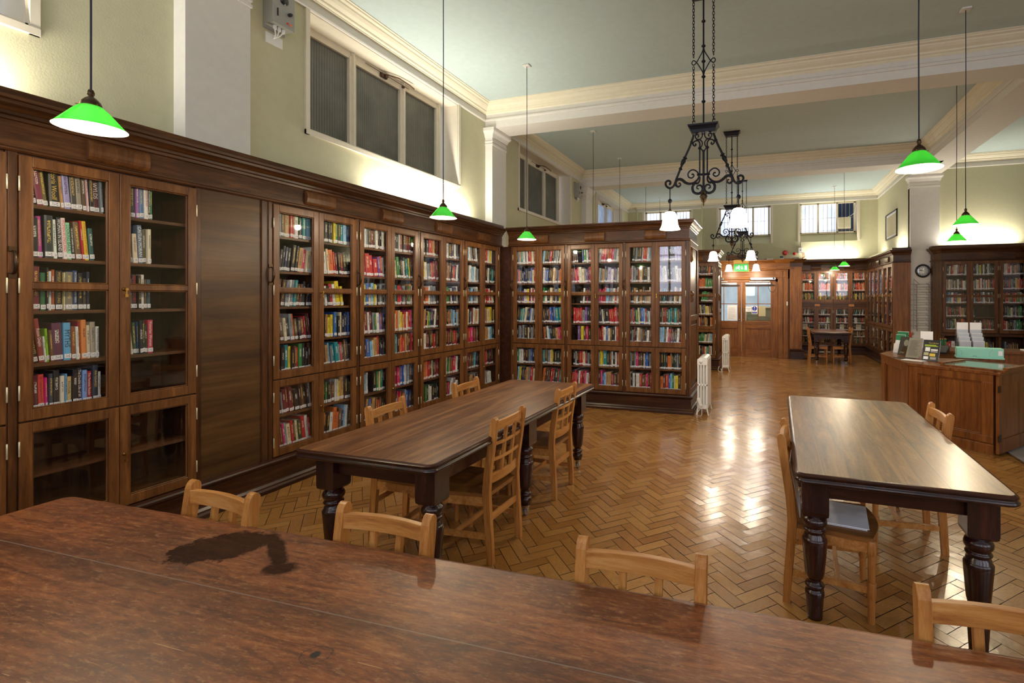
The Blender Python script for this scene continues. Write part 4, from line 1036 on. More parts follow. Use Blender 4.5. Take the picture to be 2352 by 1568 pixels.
# ------------------------------------------------------------------ radiators
def make_radiator(ns=9):
    r = thing('radiator', None, 'radiator')
    pitch = .052; L = ns*pitch
    for i in range(ns):
        y = .02+i*pitch; q = MB()
        outl = [(-.07, .09), (.07, .09), (.07, .755), (.055, .785), (.02, .795), (-.03, .79), (-.07, .765)]
        if i == 0:
            # end section: four columns with three slotted gaps
            for (a, e) in ((-.07, -.046), (-.029, -.009), (.009, .029), (.046, .07)): q.box(a, e, y, y+.035, .14, .70, 'rad')
            q.box(-.07, .07, y, y+.035, .40, .43, 'rad')
            q.prism_y([(-.07, .09), (.07, .09), (.07, .15), (-.07, .15)], y, y+.035, 'rad'); q.prism_y([(-.07, .69), (.07, .69), (.07, .755), (.055, .785), (.02, .795), (-.03, .79), (-.07, .765)], y, y+.035, 'rad')
            q2 = MB(); q2.T = Matrix.Translation((-.02, y, .735)) @ Matrix.Rotation(PI/2, 4, 'X')
            q2.lathe([(.024, 0), (.024, .006), (.014, .01), (.006, .016)], 'rad', n=16); q2.build('end_plug', r)
        else: q.prism_y(outl, y, y+.047, 'rad')
        if i in (0, ns-1):
            for s in (-1, 1): q.add([(s*.07, y, .10), (s*.045, y, .12), (s*.072, y, 0), (s*.09, y, 0), (s*.07, y+.03, .10), (s*.045, y+.03, .12), (s*.072, y+.03, 0), (s*.09, y+.03, 0)], [(0, 1, 2, 3), (4, 7, 6, 5), (0, 4, 5, 1), (1, 5, 6, 2), (2, 6, 7, 3), (3, 7, 4, 0)], 'rad')
        q.build('section', r, bevel=.006)
    return r
r0 = make_radiator(); r0.location = (-.80, 6.70, 0); tag(r0, 'white column radiator standing at the end of the nearer projecting bookcase', group='white column radiators')
r1 = copy_tree(r0); r1.location = (-.80, 10.88, 0); r1['label'] = 'white column radiator standing at the end of the farther projecting bookcase'
t = thing('plug_heater', 'white plug with looped cable hooked on the foot of the nearer radiator', 'plug', (-.83, 6.69, 0))
q = MB(); q.T = Matrix.Translation((0, 0, .19)) @ Matrix.Rotation(-.35, 4, 'Y'); q.box(-.022, .022, -.03, 0, -.06, .06, 'plastic'); q.build('plug_body', t, bevel=.008)
q = MB(); q.tube([(.02, -.015, .13), (.03, -.02, .08), (.03, -.03, .03), (.02, -.04, .006), (-.03, -.03, .006), (-.03, -.01, .05), (.01, 0, .10)], .004, 'plastic', 6); q.build('cable', t)
q = MB(); q.tube([(-.93, 10.86, .12), (-.95, 10.84, .05), (-.93, 10.80, .008), (-.85, 10.80, .006), (-.86, 10.87, .02), (-.90, 10.88, .06)], .006, 'plastic', 6); tag(q.build('cable'), 'white cable coiled on the floor between the farther bookcase and radiator', 'cable')

# ------------------------------------------------------------------ door surround and double doors
YD = 13.83
def noded(nm): o = tag(bpy.data.objects.new(nm, None), kind='structure'); C.objects.link(o); return o
ds = noded('trim_door_surround')
q = MB()
q.box(-2.1, -1.52, YD-.02, YD+.2, 0, 2.42, 'oak'); q.box(.36, .66, YD-.02, YD+.2, 0, 2.42, 'oak')
q.box(-2.1, .66, YD-.02, YD+.2, 2.13, 2.42, 'oak_x')
for x in (.375, .50): q.box(x, x+.115, YD-.1, YD-.02, 0, 2.36, 'oak')
for x in (.375, .50): q.box(x-.008, x+.123, YD-.12, YD-.02, 2.33, 2.37, 'oak_x'); q.box(x-.004, x+.119, YD-.115, YD-.02, 2.16, 2.19, 'oak_x'); q.box(x-.004, x+.119, YD-.112, YD-.02, 0, .12, 'oak_x')
q.build('pilasters', ds, bevel=.004)
q = MB()
prof = [(0, 2.12), (.03, 2.12), (.045, 2.135), (.045, 2.16), (.03, 2.17), (.02, 2.175), (.02, 2.36), (.035, 2.375), (.05, 2.385), (.05, 2.41), (.03, 2.42), (.03, 2.54), (.05, 2.55), (.06, 2.57), (.09, 2.59), (.12, 2.62), (.125, 2.64), (.0, 2.655)]
q.sweep([(-2.1, YD-.02), (.37, YD-.02)], prof, 'oak_x')
q.sweep([(.37, YD-.02), (.37, YD-.1), (.66, YD-.1), (.66, YD-.02)], [(o_, z) for o_, z in prof if z > 2.37]+[(0, 2.655)], 'oak_x')
q.box(-2.1, .66, YD, YF, 2.64, 2.655, 'oak_x'); q.box(-2.1, -1.8, YD+.2, YF, 0, 2.64, 'wall'); q.box(.62, .97, YD+.2, YF, 0, 2.64, 'oak')
q.build('entablature', ds)
q = MB(); 
for (a, e) in ((-1.35, -.78), (-.12, .30)):
    for k in range(int((e-a)/.022)): q.box(a+.022*k, a+.022*k+.012, YD-.05, YD-.03, 2.21, 2.33, 'oak_x')
    for (u0, u1, w0, w1) in ((a-.02, e+.01, 2.195, 2.21), (a-.02, e+.01, 2.33, 2.345)): q.box(u0, u1, YD-.055, YD-.03, w0, w1, 'oak_x')
q.build('carved_frieze', ds)
r = thing('oak_pier', 'plain oak boxed pier right of the door surround, with plinth and cornice', 'pier', (.66, YD-.12, 0))
q = MB(); q.box(0, .30, 0, .9, .0, 2.44, 'oak'); q.build('casing', r)
q = MB(); q.sweep([(0, 0), (.30, 0), (.30, .9)], [(-.1, 0), (.05, 0), (.05, .2), (.06, .24), (.02, .27), (-.1, .27)], 'plinth'); q.build('plinth', r)
q = MB(); q.sweep([(0, .0), (.30, 0), (.30, .9)], [(-.1, 2.44), (.02, 2.44), (.02, 2.54), (.04, 2.56), (.07, 2.60), (.1, 2.62), (.105, 2.64), (-.1, 2.65)], 'case_x'); q.box(0, .3, 0, .9, 2.44, 2.64, 'case_x'); q.build('cornice', r)
def panel_door(n, x0, x1, flip):
    rt = noded('door_%d' % n); y0, y1 = YD, YD+.045; st = .11; zt = 2.05; zg0, zg1 = .985, 1.93; si, so = (.10, .12)
    sl, sr = (so, si) if flip else (si, so)
    q = MB(); q.box(x0, x0+sl, y0, y1, 0.008, zt, 'oak'); q.box(x1-sr, x1, y0, y1, .008, zt, 'oak')
    q.box(x0+sl, x1-sr, y0, y1, zg1, zt, 'oak_x'); q.box(x0+sl, x1-sr, y0, y1, .80, zg0, 'oak_x'); q.box(x0+sl, x1-sr, y0, y1, .008, .23, 'oak_x')
    q.box(x0+sl, x1-sr, y0+.015, y1-.01, .23, .80, 'oak')
    for (a, e, c, d) in ((x0+sl, x0+sl+.015, .23, .8), (x1-sr-.015, x1-sr, .23, .8), (x0+sl, x1-sr, .23, .245), (x0+sl, x1-sr, .785, .8)): q.box(a, e, y0-.004, y1, c, d, 'oak_x')
    xm = x0+sl+(x1-x0-sl-sr)*(.5 if not flip else .42)
    q.box(xm-.01, xm+.01, y0+.005, y1-.005, zg0, zg1, 'oak'); q.box(x0+sl, x1-sr, y0+.005, y1-.005, 1.445, 1.465, 'oak_x')
    q.build('door_leaf', rt, bevel=.003)
    q = MB(); q.box(x0+sl, x1-sr, y0+.02, y0+.024, zg0, zg1, 'glass'); q.build('door_glass', rt)
    hx = x1-.05 if flip else x0+.05
    q = MB(); q.tube([(hx, y0-.04, 1.02), (hx, y0-.05, 1.05), (hx, y0-.05, 1.32), (hx, y0-.04, 1.36)], .009, 'brass', 8); q.lathe([(0, -.02), (.018, -.012), (.022, 0), (.018, .012), (0, .02)], 'brass', (hx, y0-.045, 1.02), 12); q.lathe([(0, -.015), (.014, -.01), (.016, 0), (.014, .01), (0, .015)], 'brass', (hx, y0-.045, 1.36), 12)
    for z in (1.02, 1.36): q.box(hx-.008, hx+.008, y0-.045, y0, z-.008, z+.008, 'brass')
    q.build('door_handle', rt)
    cx = (x0+x1)/2
    q = MB(); q.box(x0+.05 if flip else x0+.11, x1-.05 if flip else x1-.04, y0-.05, y0-.02, 1.955, 1.985, 'black'); q.box(x0+.1, x1-.12, y0-.045, y0-.015, 1.99, 2.03, 'chrome'); q.box(x0+.1, x1-.12, y0-.05, y0-.03, 2.005, 2.02, 'plastic'); q.build('door_guide_bar', rt)
panel_door(1, -1.45, -.585, True); panel_door(2, -.575, .30, False)
q = MB(); q.box(-1.5, -1.45, YD-.01, YD+.1, 0, 2.13, 'oak'); q.box(.30, .36, YD-.01, YD+.1, 0, 2.13, 'oak'); q.box(-1.5, .36, YD-.01, YD+.1, 2.05, 2.13, 'oak_x'); q.build('door_frame', ds, bevel=.004)
for (x0, x1, l, f) in ((-.09, .36, 'silver powered door closer box above the right-hand door leaf', 1), (-1.35, -1.0, 'silver powered door closer box above the left-hand door leaf', 0)):
    t = thing('door_operator', l, 'door closer', (0, YD-.11, 2.10))
    q = MB(); q.box(x0-.25 if f else x0, x1-.05, 0, .09, 0, .075, 'chrome'); q.build('housing', t, bevel=.012)
    q = MB(); q.box(x0-.28 if f else x0-.05, x1-.2 if f else x1+.05, .02, .05, -.045, -.03, 'plastic'); q.build('slide_arm', t)
    if f:
        q = MB(); q.lathe([(.022, 0), (.024, .004)], 'black', (0, 0, 0), 12); o = q.build('switch', t, loc=(.255, -.001, .04)); o.rotation_euler = (PI/2, 0, 0)
        q = MB(); q.tube([(.12, .06, -.05), (.12, .03, -.2), (.17, .0, -.31), (.25, .0, -.33), (.31, .02, -.22), (.31, .05, -.02)], .006, 'black', 6); q.build('cable', t)
# corridor seen through the glazed doors
q = MB(); q.box(-1.75, .6, 15.3, 15.33, 0, 2.6, 'corr'); q.box(-1.75, -1.7, 13.95, 15.3, 0, 2.6, 'corr'); q.box(.55, .6, 14.05, 15.3, 0, 2.6, 'corr'); q.build('wall_corridor', kind='structure')
q = MB(); q.box(-1.55, -.62, 15.26, 15.30, .9, 2.2, 'sky'); q.box(-.5, .25, 15.26, 15.30, 1.35, 2.2, 'sky'); q.box(-.5, .25, 15.26, 15.3, .95, 1.33, 'greenglass')
for x in (-1.6, -.62, -.55, .25): q.box(x, x+.05, 15.22, 15.31, .85, 2.25, 'plastic')
q.box(-.5, .3, 15.22, 15.31, 1.32, 1.36, 'plastic'); o = q.build('window_20', kind='structure')
light('POINT', (-.55, 14.6, 2.3), 22, (1, .93, .8), .15)
# notices on the door glass
def sheet(name, label, x0, x1, z0, z1, y=YD-.002, mat='paper', cat='notice'):
    t = thing(name, label, cat, ((x0+x1)/2, y, (z0+z1)/2)); w, h = (x1-x0)/2, (z1-z0)/2
    q = MB(); q.box(-w, w, 0, .002, -h, h, mat); q.build('sheet', t); return t
t = sheet('notice', 'white typed notice taped inside the left-hand door glass', -.96, -.70, 1.01, 1.42)
q = MB(); rn = random.Random(5)
for k in range(13): q.box(-.10, -.10+rn.uniform(.1, .2), -.001, 0, .13-k*.025, .134-k*.025, 'grey')
q.build('text_lines', t)
t = sheet('notice', 'small white automatic door notice on the right-hand door glass', -.475, -.30, 1.24, 1.38, YD-.006)
q = MB()
for s_, z in (('Automatic', .02), ('door', -.02)):
    vs, fs = text_geo(s_, .034); q.add([(x, -.001, y+z) for x, y, _ in vs], fs, 'black_ink')
q.build('text_lines', t)
t = thing('mandatory_sign', 'blue round exclamation mark sign on the right-hand door glass', 'sign', (-.235, YD-.006, 1.30))
q = MB(); q.box(-.075, .075, 0, .002, -.12, .10, 'paper'); q.build('backing', t)
q = MB(); q.add([(.062*math.cos(a*PI/16), -.001, .03+.062*math.sin(a*PI/16)) for a in range(32)], [tuple(range(32))], 'blue'); q.box(-.062, .062, -.0012, 0, -.105, -.06, 'blue'); q.build('blue_disc', t)
q = MB(); vs, fs = text_geo('!', .14); q.add([(x, -.002, y+.03) for x, y, _ in vs], fs, 'paper'); vs, fs = text_geo('Push bar', .026); q.add([(x, -.002, y-.083) for x, y, _ in vs], fs, 'paper'); q.build('mark', t)
sheet('notice', 'white cream paper notice on the right-hand door glass, right of the blue sign', -.13, .05, 1.12, 1.40, YD-.003, 'art')
q = MB(); q.box(.58, .61, YD-.125, YD-.1, 1.42, 1.52, 'plastic'); q.box(.587, .603, YD-.128, YD-.1, 1.40, 1.42, 'brass'); tag(q.build('key_switch'), 'small white key switch on the oak pilaster beside the doors', 'switch')
# exit sign
t = thing('exit_sign', 'green emergency exit sign with running man, brass bracket, above the doors', 'sign', (-.57, 13.35, 2.42))
q = MB(); q.box(-.185, .185, 0, .03, -.1, .1, 'signgreen'); q.build('green_panel', t)
q = MB()
for (a, e, c, d) in ((-.2, .2, .1, .112), (-.2, .2, -.112, -.1), (-.2, -.185, -.112, .112), (.185, .2, -.112, .112)): q.box(a, e, -.008, .038, c, d, 'brass')
q.box(-.2, .2, -.01, .04, .112, .21, 'brass'); q.box(-.03, .03, 0, .5, .17, .2, 'brass'); q.build('brass_frame', t, bevel=.003)
q = MB()
def poly2(pts, y=-.002): q.add([(x, y, z) for x, z in pts], [tuple(range(len(pts)))], 'signwhite')
poly2([(.09, -.055), (.145, -.055), (.145, .055), (.09, .055)])
poly2([(.01, .045), (.03, .045), (.03, -.01), (.05, -.01), (.02, -.05), (-.01, -.01), (.01, -.01)])
poly2([(-.055+.014*math.cos(a*PI/6), .052+.014*math.sin(a*PI/6)) for a in range(12)])
poly2([(-.09, .03), (-.05, .035), (-.035, .01), (-.06, -.02), (-.085, -.005)]); poly2([(-.06, -.02), (-.035, -.03), (-.04, -.06), (-.055, -.06), (-.055, -.035), (-.085, -.02)])
poly2([(-.085, -.005), (-.10, -.03), (-.14, -.035), (-.14, -.022), (-.11, -.018), (-.095, .005)]); poly2([(-.055, .035), (-.03, .012), (-.01, .02), (-.012, .03), (-.03, .026), (-.045, .042)]); poly2([(-.09, .03), (-.115, .015), (-.125, -.002), (-.135, .004), (-.12, .028), (-.088, .038)])
q.build('pictogram', t)
q = MB(); q.box(-1.02, -.42, 14.1, 14.13, 2.655, 2.82, 'oak_x'); tag(q.build('timber_board'), 'plain oak board standing on the door cornice behind the exit sign', 'board')
q = MB(); q.lathe([(0, -.03), (.022, -.02), (.03, 0), (.022, .02), (0, .03)], 'brass', (-.80, 13.98, 2.70), 12); tag(q.build('brass_knob'), 'small round brass knob before the board above the doors', 'knob')

# clutter on the shelf above the doors
t = thing('fire_bell', 'large round red alarm sounder on the far wall above the doors', 'alarm', (.62, YF-.01, 2.99))
q = MB(); q.T = Matrix.Rotation(PI/2, 4, 'X'); q.lathe([(.075, 0), (.078, .02), (.06, .045), (.03, .05), (0, .05)], 'red', n=24); q.build('sounder', t)
t = thing('fire_bell', 'smaller red alarm beacon on the far wall beside the white box', 'alarm', (.885, YF-.01, 2.955))
q = MB(); q.T = Matrix.Rotation(PI/2, 4, 'X'); q.lathe([(.045, 0), (.046, .03), (.03, .05), (0, .052)], 'red', n=20); q.build('sounder', t)
t = thing('aerial_box', 'white wall box with a black upright aerial, left of the far window sill', 'box', (1.055, YF-.01, 3.05))
q = MB(); q.box(-.06, .06, -.05, 0, -.1, .08, 'plastic'); q.build('housing', t, bevel=.006); q = MB(); q.tube([(0, -.03, .08), (0, -.03, .25)], .006, 'black', 6); q.build('aerial', t); q = MB(); q.box(-.02, .02, -.052, -.05, -.02, .03, 'grey'); q.build('badge', t)
t = thing('junction_box', 'grey junction box on the far wall ledge under the red beacon', 'box', (.9, 15.2, 2.657))
q = MB(); q.box(-.09, .09, 0, .08, .0, .15, 'grey'); q.build('housing', t, bevel=.006)
q = MB()
for k in range(4): q.tube([(.09, .04, .03+.03*k), (.14, .04, .03+.03*k), (.2+.02*k, .04, .16), (.18+.02*k, .30, .32)], .006, 'red', 5)
q.build('red_cables', t)
q = MB(); rn = random.Random(4)
for k in range(5): q.tube([(-.1+.05*k, 14.0+.02*k, 2.665), (.1, 14.05+.05*k, 2.68+.02*(k % 2)), (.3, 14.0+.06*k, 2.665), (.55, 14.1+.05*k, 2.69), (.78, 14.3+.05*k, 2.70)], .006, ['red', 'black', 'plastic', 'red', 'grey'][k], 5)
tag(q.build('cables'), 'tangle of red and black cables lying on top of the door cornice', 'cables')
q = MB(); q.box(.08, .24, 13.86, 13.92, 2.657, 2.69, 'plastic'); tag(q.build('connector_strip'), 'low white connector strip on the door cornice, left of the black box', 'connector')
q = MB(); q.box(.42, .52, 13.9, 13.98, 2.657, 2.69, 'plastic'); q.box(.42, .50, 13.9, 13.97, 2.70, 2.75, 'black'); q.box(.44, .46, 13.92, 13.94, 2.69, 2.70, 'black'); tag(q.build('splitter_box'), 'small black box over a white one on the door cornice', 'box')
t = thing('spotlight', 'round chrome and black emergency spotlight on the door cornice', 'lamp', (-.21, 13.8, 2.657))
q = MB(); q.box(-.06, .06, 0, .06, 0, .135, 'black'); q.build('body', t); q = MB(); q.T = Matrix.Translation((0, 0, .068)) @ Matrix.Rotation(PI/2, 4, 'X'); q.lathe([(.055, 0), (.055, .02), (.04, .03), (.02, .015), (0, .015)], 'chrome', n=18); q.build('reflector', t)
t = thing('pipe_elbow', 'grey pipe stub with red tube against the far wall behind the chandelier lamp', 'pipe', (-.3, 15.5, 2.66))
q = MB(); q.tube([(.0, 0, 0), (0, 0, .42), (-.03, 0, .46), (-.1, 0, .46)], .018, 'plastic', 8); q.build('pipe', t); q = MB(); q.tube([(-.05, -.02, 0), (-.05, -.02, .4)], .013, 'red', 8); q.build('red_tube', t)

# ------------------------------------------------------------------ wall boxes
def control_box(y0, z0, lab):
    t = thing('control_box', lab, 'control box', (XW, y0, z0))
    q = MB(); q.box(.01, .125, 0, .205, .0, .34, 'grey'); q.build('housing', t, bevel=.004)
    q = MB(); q.box(.125, .13, -.003, .208, -.003, .343, 'grey'); q.build('lid', t, bevel=.003)
    q = MB(); q.box(-.0, .012, .0, .205, -.03, .37, 'grey'); q.build('back_plate', t)
    q = MB(); q.T = Matrix.Translation((.131, .10, .24)) @ Matrix.Rotation(PI/2, 4, 'Y'); q.lathe([(.042, 0), (.044, .004), (0, .005)], 'black', n=20); q.build('dial', t)
    q = MB(); q.T = Matrix.Translation((.131, .15, .13)) @ Matrix.Rotation(PI/2, 4, 'Y'); q.lathe([(.014, 0), (.016, .02), (.012, .035)], 'black', n=10); q.build('knob', t)
    q = MB(); q.box(.13, .135, .035, .047, .07, .14, 'black'); q.build('key_slot', t)
    for yy, m in ((.135, 'red'), (.165, 'orange')):
        q = MB(); q.T = Matrix.Translation((.131, yy, .045)) @ Matrix.Rotation(PI/2, 4, 'Y'); q.lathe([(.009, 0), (.009, .006), (0, .009)], m, n=10); q.build('indicator', t)
    for k in range(3):
        q = MB(); q.lathe([(.013, -.035), (.015, -.03), (.015, 0)], 'plastic', (.07, .06+.04*k, 0), 10); q.tube([(.07, .06+.04*k, -.03), (.06, .075+.02*k, -.07), (.02, .085, -.10)], .006, 'plastic', 6); q.build('cable_gland', t)
    return t
control_box(3.235, 4.09, 'grey control box with black dial high on the wall, cut by the picture top')
q = MB(); q.box(0, .014, -.08, .08, -.045, .045, 'plastic')
o = q.build('blank_plate', loc=(XW, 3.335, 3.985)); tag(o, 'blank white cover plate under the grey control box', 'plate')
control_box(10.80, 4.02, 'grey control box high on the wall of the second bay, beside the pier')
# framed picture, air vent, sensor, clock, rack
t = thing('framed_picture', 'framed pale engraving with thin black frame on the right wall', 'picture', (XR, 14.08, 3.48))
q = MB(); hw, hh = .56, .335
for (a, e, c, d) in ((-hw, hw, hh-.028, hh), (-hw, hw, -hh, -hh+.028), (-hw, -hw+.028, -hh, hh), (hw-.028, hw, -hh, hh)): q.box(-.03, 0, a, e, c, d, 'black')
q.build('frame', t); q = MB(); q.box(-.012, -.004, -hw+.02, hw-.02, -hh+.02, hh-.02, 'paper'); q.build('mount', t)
q = MB(); q.box(-.014, -.012, -hw+.11, hw-.11, -hh+.08, hh-.08, 'art'); rn = random.Random(8)
for k in range(60):
    y, z = rn.uniform(-.4, .4), rn.uniform(-.22, .22); q.box(-.0145, -.014, y, y+rn.uniform(.02, .1), z, z+.004, 'grey')
q.build('print', t)
t = thing('vent_box', 'beige slatted ventilator box mounted in the right far window', 'ventilator', (2.27, YF+.10, 3.84))
q = MB(); q.box(-.18, .18, 0, .08, -.17, .17, 'frame'); q.build('housing', t, bevel=.01)
q = MB()
for k in range(11): q.box(-.15, .15, -.008, 0, -.14+.027*k, -.128+.027*k, 'wall')
q.build('slats', t); q = MB(); q.tube([(.1, .04, .17), (.2, .05, .22), (.29, .02, .3), (.32, .0, .5)], .008, 'plastic', 6); q.build('cable', t)
q = MB(); q.box(-.03, .0, -.03, .0, -.05, .05, 'plastic'); tag(q.build('wall_sensor', loc=(3.60, 12.44, 2.58), bevel=.004), 'small white sensor on the right edge of the clock pier', 'sensor')
t = thing('wall_clock', 'round wall clock with black rim and white roman dial on the pier', 'clock', (3.382, 12.44, 2.217))
q = MB(); q.T = Matrix.Rotation(PI/2, 4, 'X'); q.lathe([(.15, 0), (.152, .02), (.145, .045), (.125, .05), (.112, .035), (.11, .02)], 'black', n=48, caps=False); q.build('rim', t)
q = MB(); q.T = Matrix.Rotation(PI/2, 4, 'X'); q.lathe([(.115, .015), (.115, .02), (0, .02)], 'paper', n=40); q.build('dial', t)
q = MB()
for k, s_ in enumerate(['XII', 'I', 'II', 'III', 'IIII', 'V', 'VI', 'VII', 'VIII', 'IX', 'X', 'XI']):
    a = PI/2-k*PI/6; vs, fs = text_geo(s_, .032); ca, sa = math.cos(a-PI/2), math.sin(a-PI/2)
    q.add([(.09*math.cos(a)+x*ca-y*sa, -.0215, .09*math.sin(a)+x*sa+y*ca) for x, y, _ in vs], fs, 'black_ink')
q.build('numerals', t)
for nm, a, L, w in (('hour_hand', PI/2-9.78*PI/6, .06, .004), ('minute_hand', PI/2-46.5*PI/30, .085, .003)):
    q = MB(); q.T = Matrix.Rotation(-a, 4, 'Y'); q.box(-.015, L, -.027, -.024, -w, w, 'black_ink'); q.box(L*.55, L*.8, -.0275, -.0235, -w*2.2, w*2.2, 'black_ink'); q.build(nm, t)
q = MB(); q.T = Matrix.Rotation(PI/2, 4, 'X'); q.lathe([(.11, .033), (.05, .037), (0, .038)], 'glass', n=32, caps=False); q.build('crystal', t)
t = thing('wire_rack', 'empty grey wire leaflet rack hanging on the pier below the clock', 'rack', (3.385, 12.44, 1.42))
q = MB(); q.tube([(-.13, -.05, .50), (-.13, -.05, -.54), (.11, -.05, -.54), (.11, -.05, .50)], .009, 'grey', 6, closed=True); q.build('frame', t)
q = MB()
for k in range(9):
    z = .44-.115*k; q.tube([(-.19, -.02, z+.05), (-.19, -.10, z), (.19, -.10, z), (.19, -.02, z+.05)], .005, 'grey', 5); q.tube([(-.24, -.012, z+.06), (.23, -.012, z+.06)], .005, 'grey', 5)
    for x in (-.13, .11): q.tube([(x-.06, -.04, z+.1), (x, -.1, z)], .0045, 'grey', 5)
for s in (-1, 1): q.tube([(s*.20, -.1, .62), (s*.21, -.1, -.5)], .0055, 'grey', 5); q.tube([(s*.20, -.1, .62), (s*.08, -.03, .51)], .0055, 'grey', 5)
q.build('wire_pockets', t)

# ------------------------------------------------------------------ counter
r = thing('service_counter', 'mahogany service counter with panelled angled front on the right', 'counter', (0, 0, 0))
ZD = .85
outer = [(4.3, 8.75), (2.6, 8.75), (2.0, 8.35), (1.52, 7.47), (1.594, 6.453), (2.25, 5.87)]
inner = [(2.80, 6.55), (2.40, 7.08), (2.06, 7.10), (2.10, 7.42), (2.35, 7.98), (2.75, 8.2), (4.3, 8.2)]
ring = outer+inner
def inset(path, d):
    out = []; n = len(path)
    for i, p in enumerate(path):
        a, b_ = Vector(path[i-1]), Vector(path[(i+1) % n]); P_ = Vector(p)
        d1, d2 = (P_-a).normalized(), (b_-P_).normalized(); n1, n2 = Vector((-d1.y, d1.x)), Vector((-d2.y, d2.x)); m = (n1+n2).normalized(); k = 1/max(.4, m.dot(n1)); out.append((P_.x+m.x*d*k, P_.y+m.y*d*k))
    return out
q = MB(); q.prism(ring, ZD-.03, ZD, 'desk'); q.build('worktop', r, bevel=.006)
q = MB(); rin = inset(ring, .035); q.prism(rin, .0, ZD-.03, 'desk'); q.build('body', r)
q = MB(); ou = rin[:6]
q.sweep(ou[1:], [(0, 0), (.02, 0), (.02, .09), (.012, .1), (.012, .108), (0, .115)], 'desk'); q.build('base_moulding', r)
def face_panels(a, b_, panels):
    A_, B_ = Vector(a), Vector(b_); L = (B_-A_).length; d = (B_-A_).normalized(); ang = math.atan2(d.y, d.x)
    q = MB(); q.T = Matrix.Translation((A_.x, A_.y, 0)) @ Matrix.Rotation(ang, 4, 'Z')
    th = .024
    zs0, zs1 = .19, .74
    q.box(0, L, -th, 0, .115, zs0, 'desk'); q.box(0, L, -th, 0, zs1, ZD-.03, 'desk'); cur = 0
    for (p0, p1) in panels:
        q.box(cur, p0, -th, 0, zs0, zs1, 'desk'); cur = p1
        for (u0, u1, w0, w1) in ((p0, p0+.014, zs0, zs1), (p1-.014, p1, zs0, zs1), (p0, p1, zs0, zs0+.014), (p0, p1, zs1-.014, zs1)): q.box(u0, u1, -th*.55, 0, w0, w1, 'desk')
    q.box(cur, L, -th, 0, zs0, zs1, 'desk'); q.build('front_panelling', r, bevel=.003)
Lab = (Vector(rin[5])-Vector(rin[4])).length
face_panels(rin[4], rin[5], [(.10, .24), (.29, Lab-.10)]); L2 = (Vector(rin[4])-Vector(rin[3])).length
face_panels(rin[3], rin[4], [(.16, L2-.16)])
# glazed display top with rails
dv = Vector((.656, -.583)).normalized(); nv = Vector((.583, .656)).normalized(); base = Vector((1.594, 6.453))+nv*.10+dv*.33
def dq(u0, u1, v0, v1): return [tuple(base+dv*u+nv*v) for u, v in ((u0, v0), (u1, v0), (u1, v1), (u0, v1))]
t = thing('display_case', 'low glass topped display frame let into the counter top', 'display case', (0, 0, 0))
q = MB(); q.prism(dq(0, .60, -.05, .50), ZD, ZD+.022, 'desk'); q.build('frame', t, bevel=.004)
q = MB(); q.prism(dq(.03, .57, -.02, .47), ZD+.022, ZD+.025, 'greenglass'); q.build('glass_top', t)
q = MB(); q.prism(dq(-.02, .03, -.04, .47), ZD+.022, ZD+.042, 'desk'); q.build('rail', t); q = MB(); q.prism(dq(.56, .61, .0, .49), ZD+.022, ZD+.042, 'desk'); q.build('rail', t)
# gate leaf
t = thing('counter_gate', 'hinged panelled gate leaf closing the counter at the right picture edge', 'gate', (2.272, 5.875, 0), math.atan2(.37, .33))
q = MB()
for (a, e, c, d) in ((0, .08, .02, .82), (.72, .8, .02, .82), (.08, .72, .02, .16), (.08, .72, .72, .82)): q.box(a, e, 0, .03, c, d, 'desk')
q.box(.08, .72, .01, .02, .16, .72, 'desk'); q.build('leaf', t, bevel=.003)
q = MB(); q.box(-.02, .8, -.02, .05, .82, .85, 'desk'); q.build('gate_top', t, bevel=.004)
for z in (.18, .68): q = MB(); q.box(-.03, .03, -.008, 0, z-.035, z+.035, 'bronze'); q.build('hinge', t)

# things on the counter
ZT = ZD
def easel_book(name, label, cat, x, y, rz, w, h, th, col, tilt=.38, deco=None):
    # stands tilted back, its front cover turned to the viewer
    t = thing(name, label, cat, (x, y, ZT+.001), rz); R_ = Matrix.Rotation(-tilt, 4, 'X')
    q = MB(); q.T = R_; q.box(-w/2, w/2, 0, .003, 0, h, col); q.box(-w/2, w/2, th-.003, th, 0, h, col); q.box(-w/2, -w/2+.003, 0, th, 0, h, col); q.build('cover', t)
    q = MB(); q.T = R_; q.box(-w/2+.003, w/2-.001, .003, th-.003, .002, h-.002, 'paper'); q.build('page_block', t)
    if deco:
        q = MB(); q.T = R_; deco(q); q.build('cover_print', t)
    q = MB(); q.T = Matrix.Translation((0, th+.01, 0)); q.add([(-.03, .0, 0), (.03, .0, 0), (.03, .09, 0), (-.03, .09, 0), (-.03, .05, .12), (.03, .05, .12)], [(0, 1, 2, 3), (0, 4, 5, 1), (3, 2, 5, 4)], 'clear'); q.build('stand', t)
    return t
M['coverdark'] = plain('dark_photo_cover', '3a342e', .35); M['coverblack'] = plain('black_cover', '1c1c1f', .3); M['covergrey'] = plain('grey_cover', '8f8a7c', .45); M['lime'] = plain('lime_print', 'b7cf2a', .5); M['yel'] = plain('yellow_print', 'd8b93a', .5)
def deco_portrait(q):
    q.add([(.03*math.cos(a*PI/10)+.01, -.001, .17+.045*math.sin(a*PI/10)) for a in range(20)], [tuple(range(20))], 'covergrey')
    q.add([(-.05, -.001, .01), (.06, -.001, .01), (.04, -.001, .11), (-.02, -.001, .12)], [(0, 1, 2, 3)], 'bronze')
    vs, fs = text_geo('STIC', .03); q.add([(x-.02, -.0015, y+.03) for x, y, _ in vs], fs, 'art')
def deco_script(q):
    rn = random.Random(2)
    for k in range(22): a = -.07+rn.uniform(0, .02); q.box(a, a+rn.uniform(.08, .12), -.001, 0, .23-k*.0095, .232-k*.0095, 'black_ink')
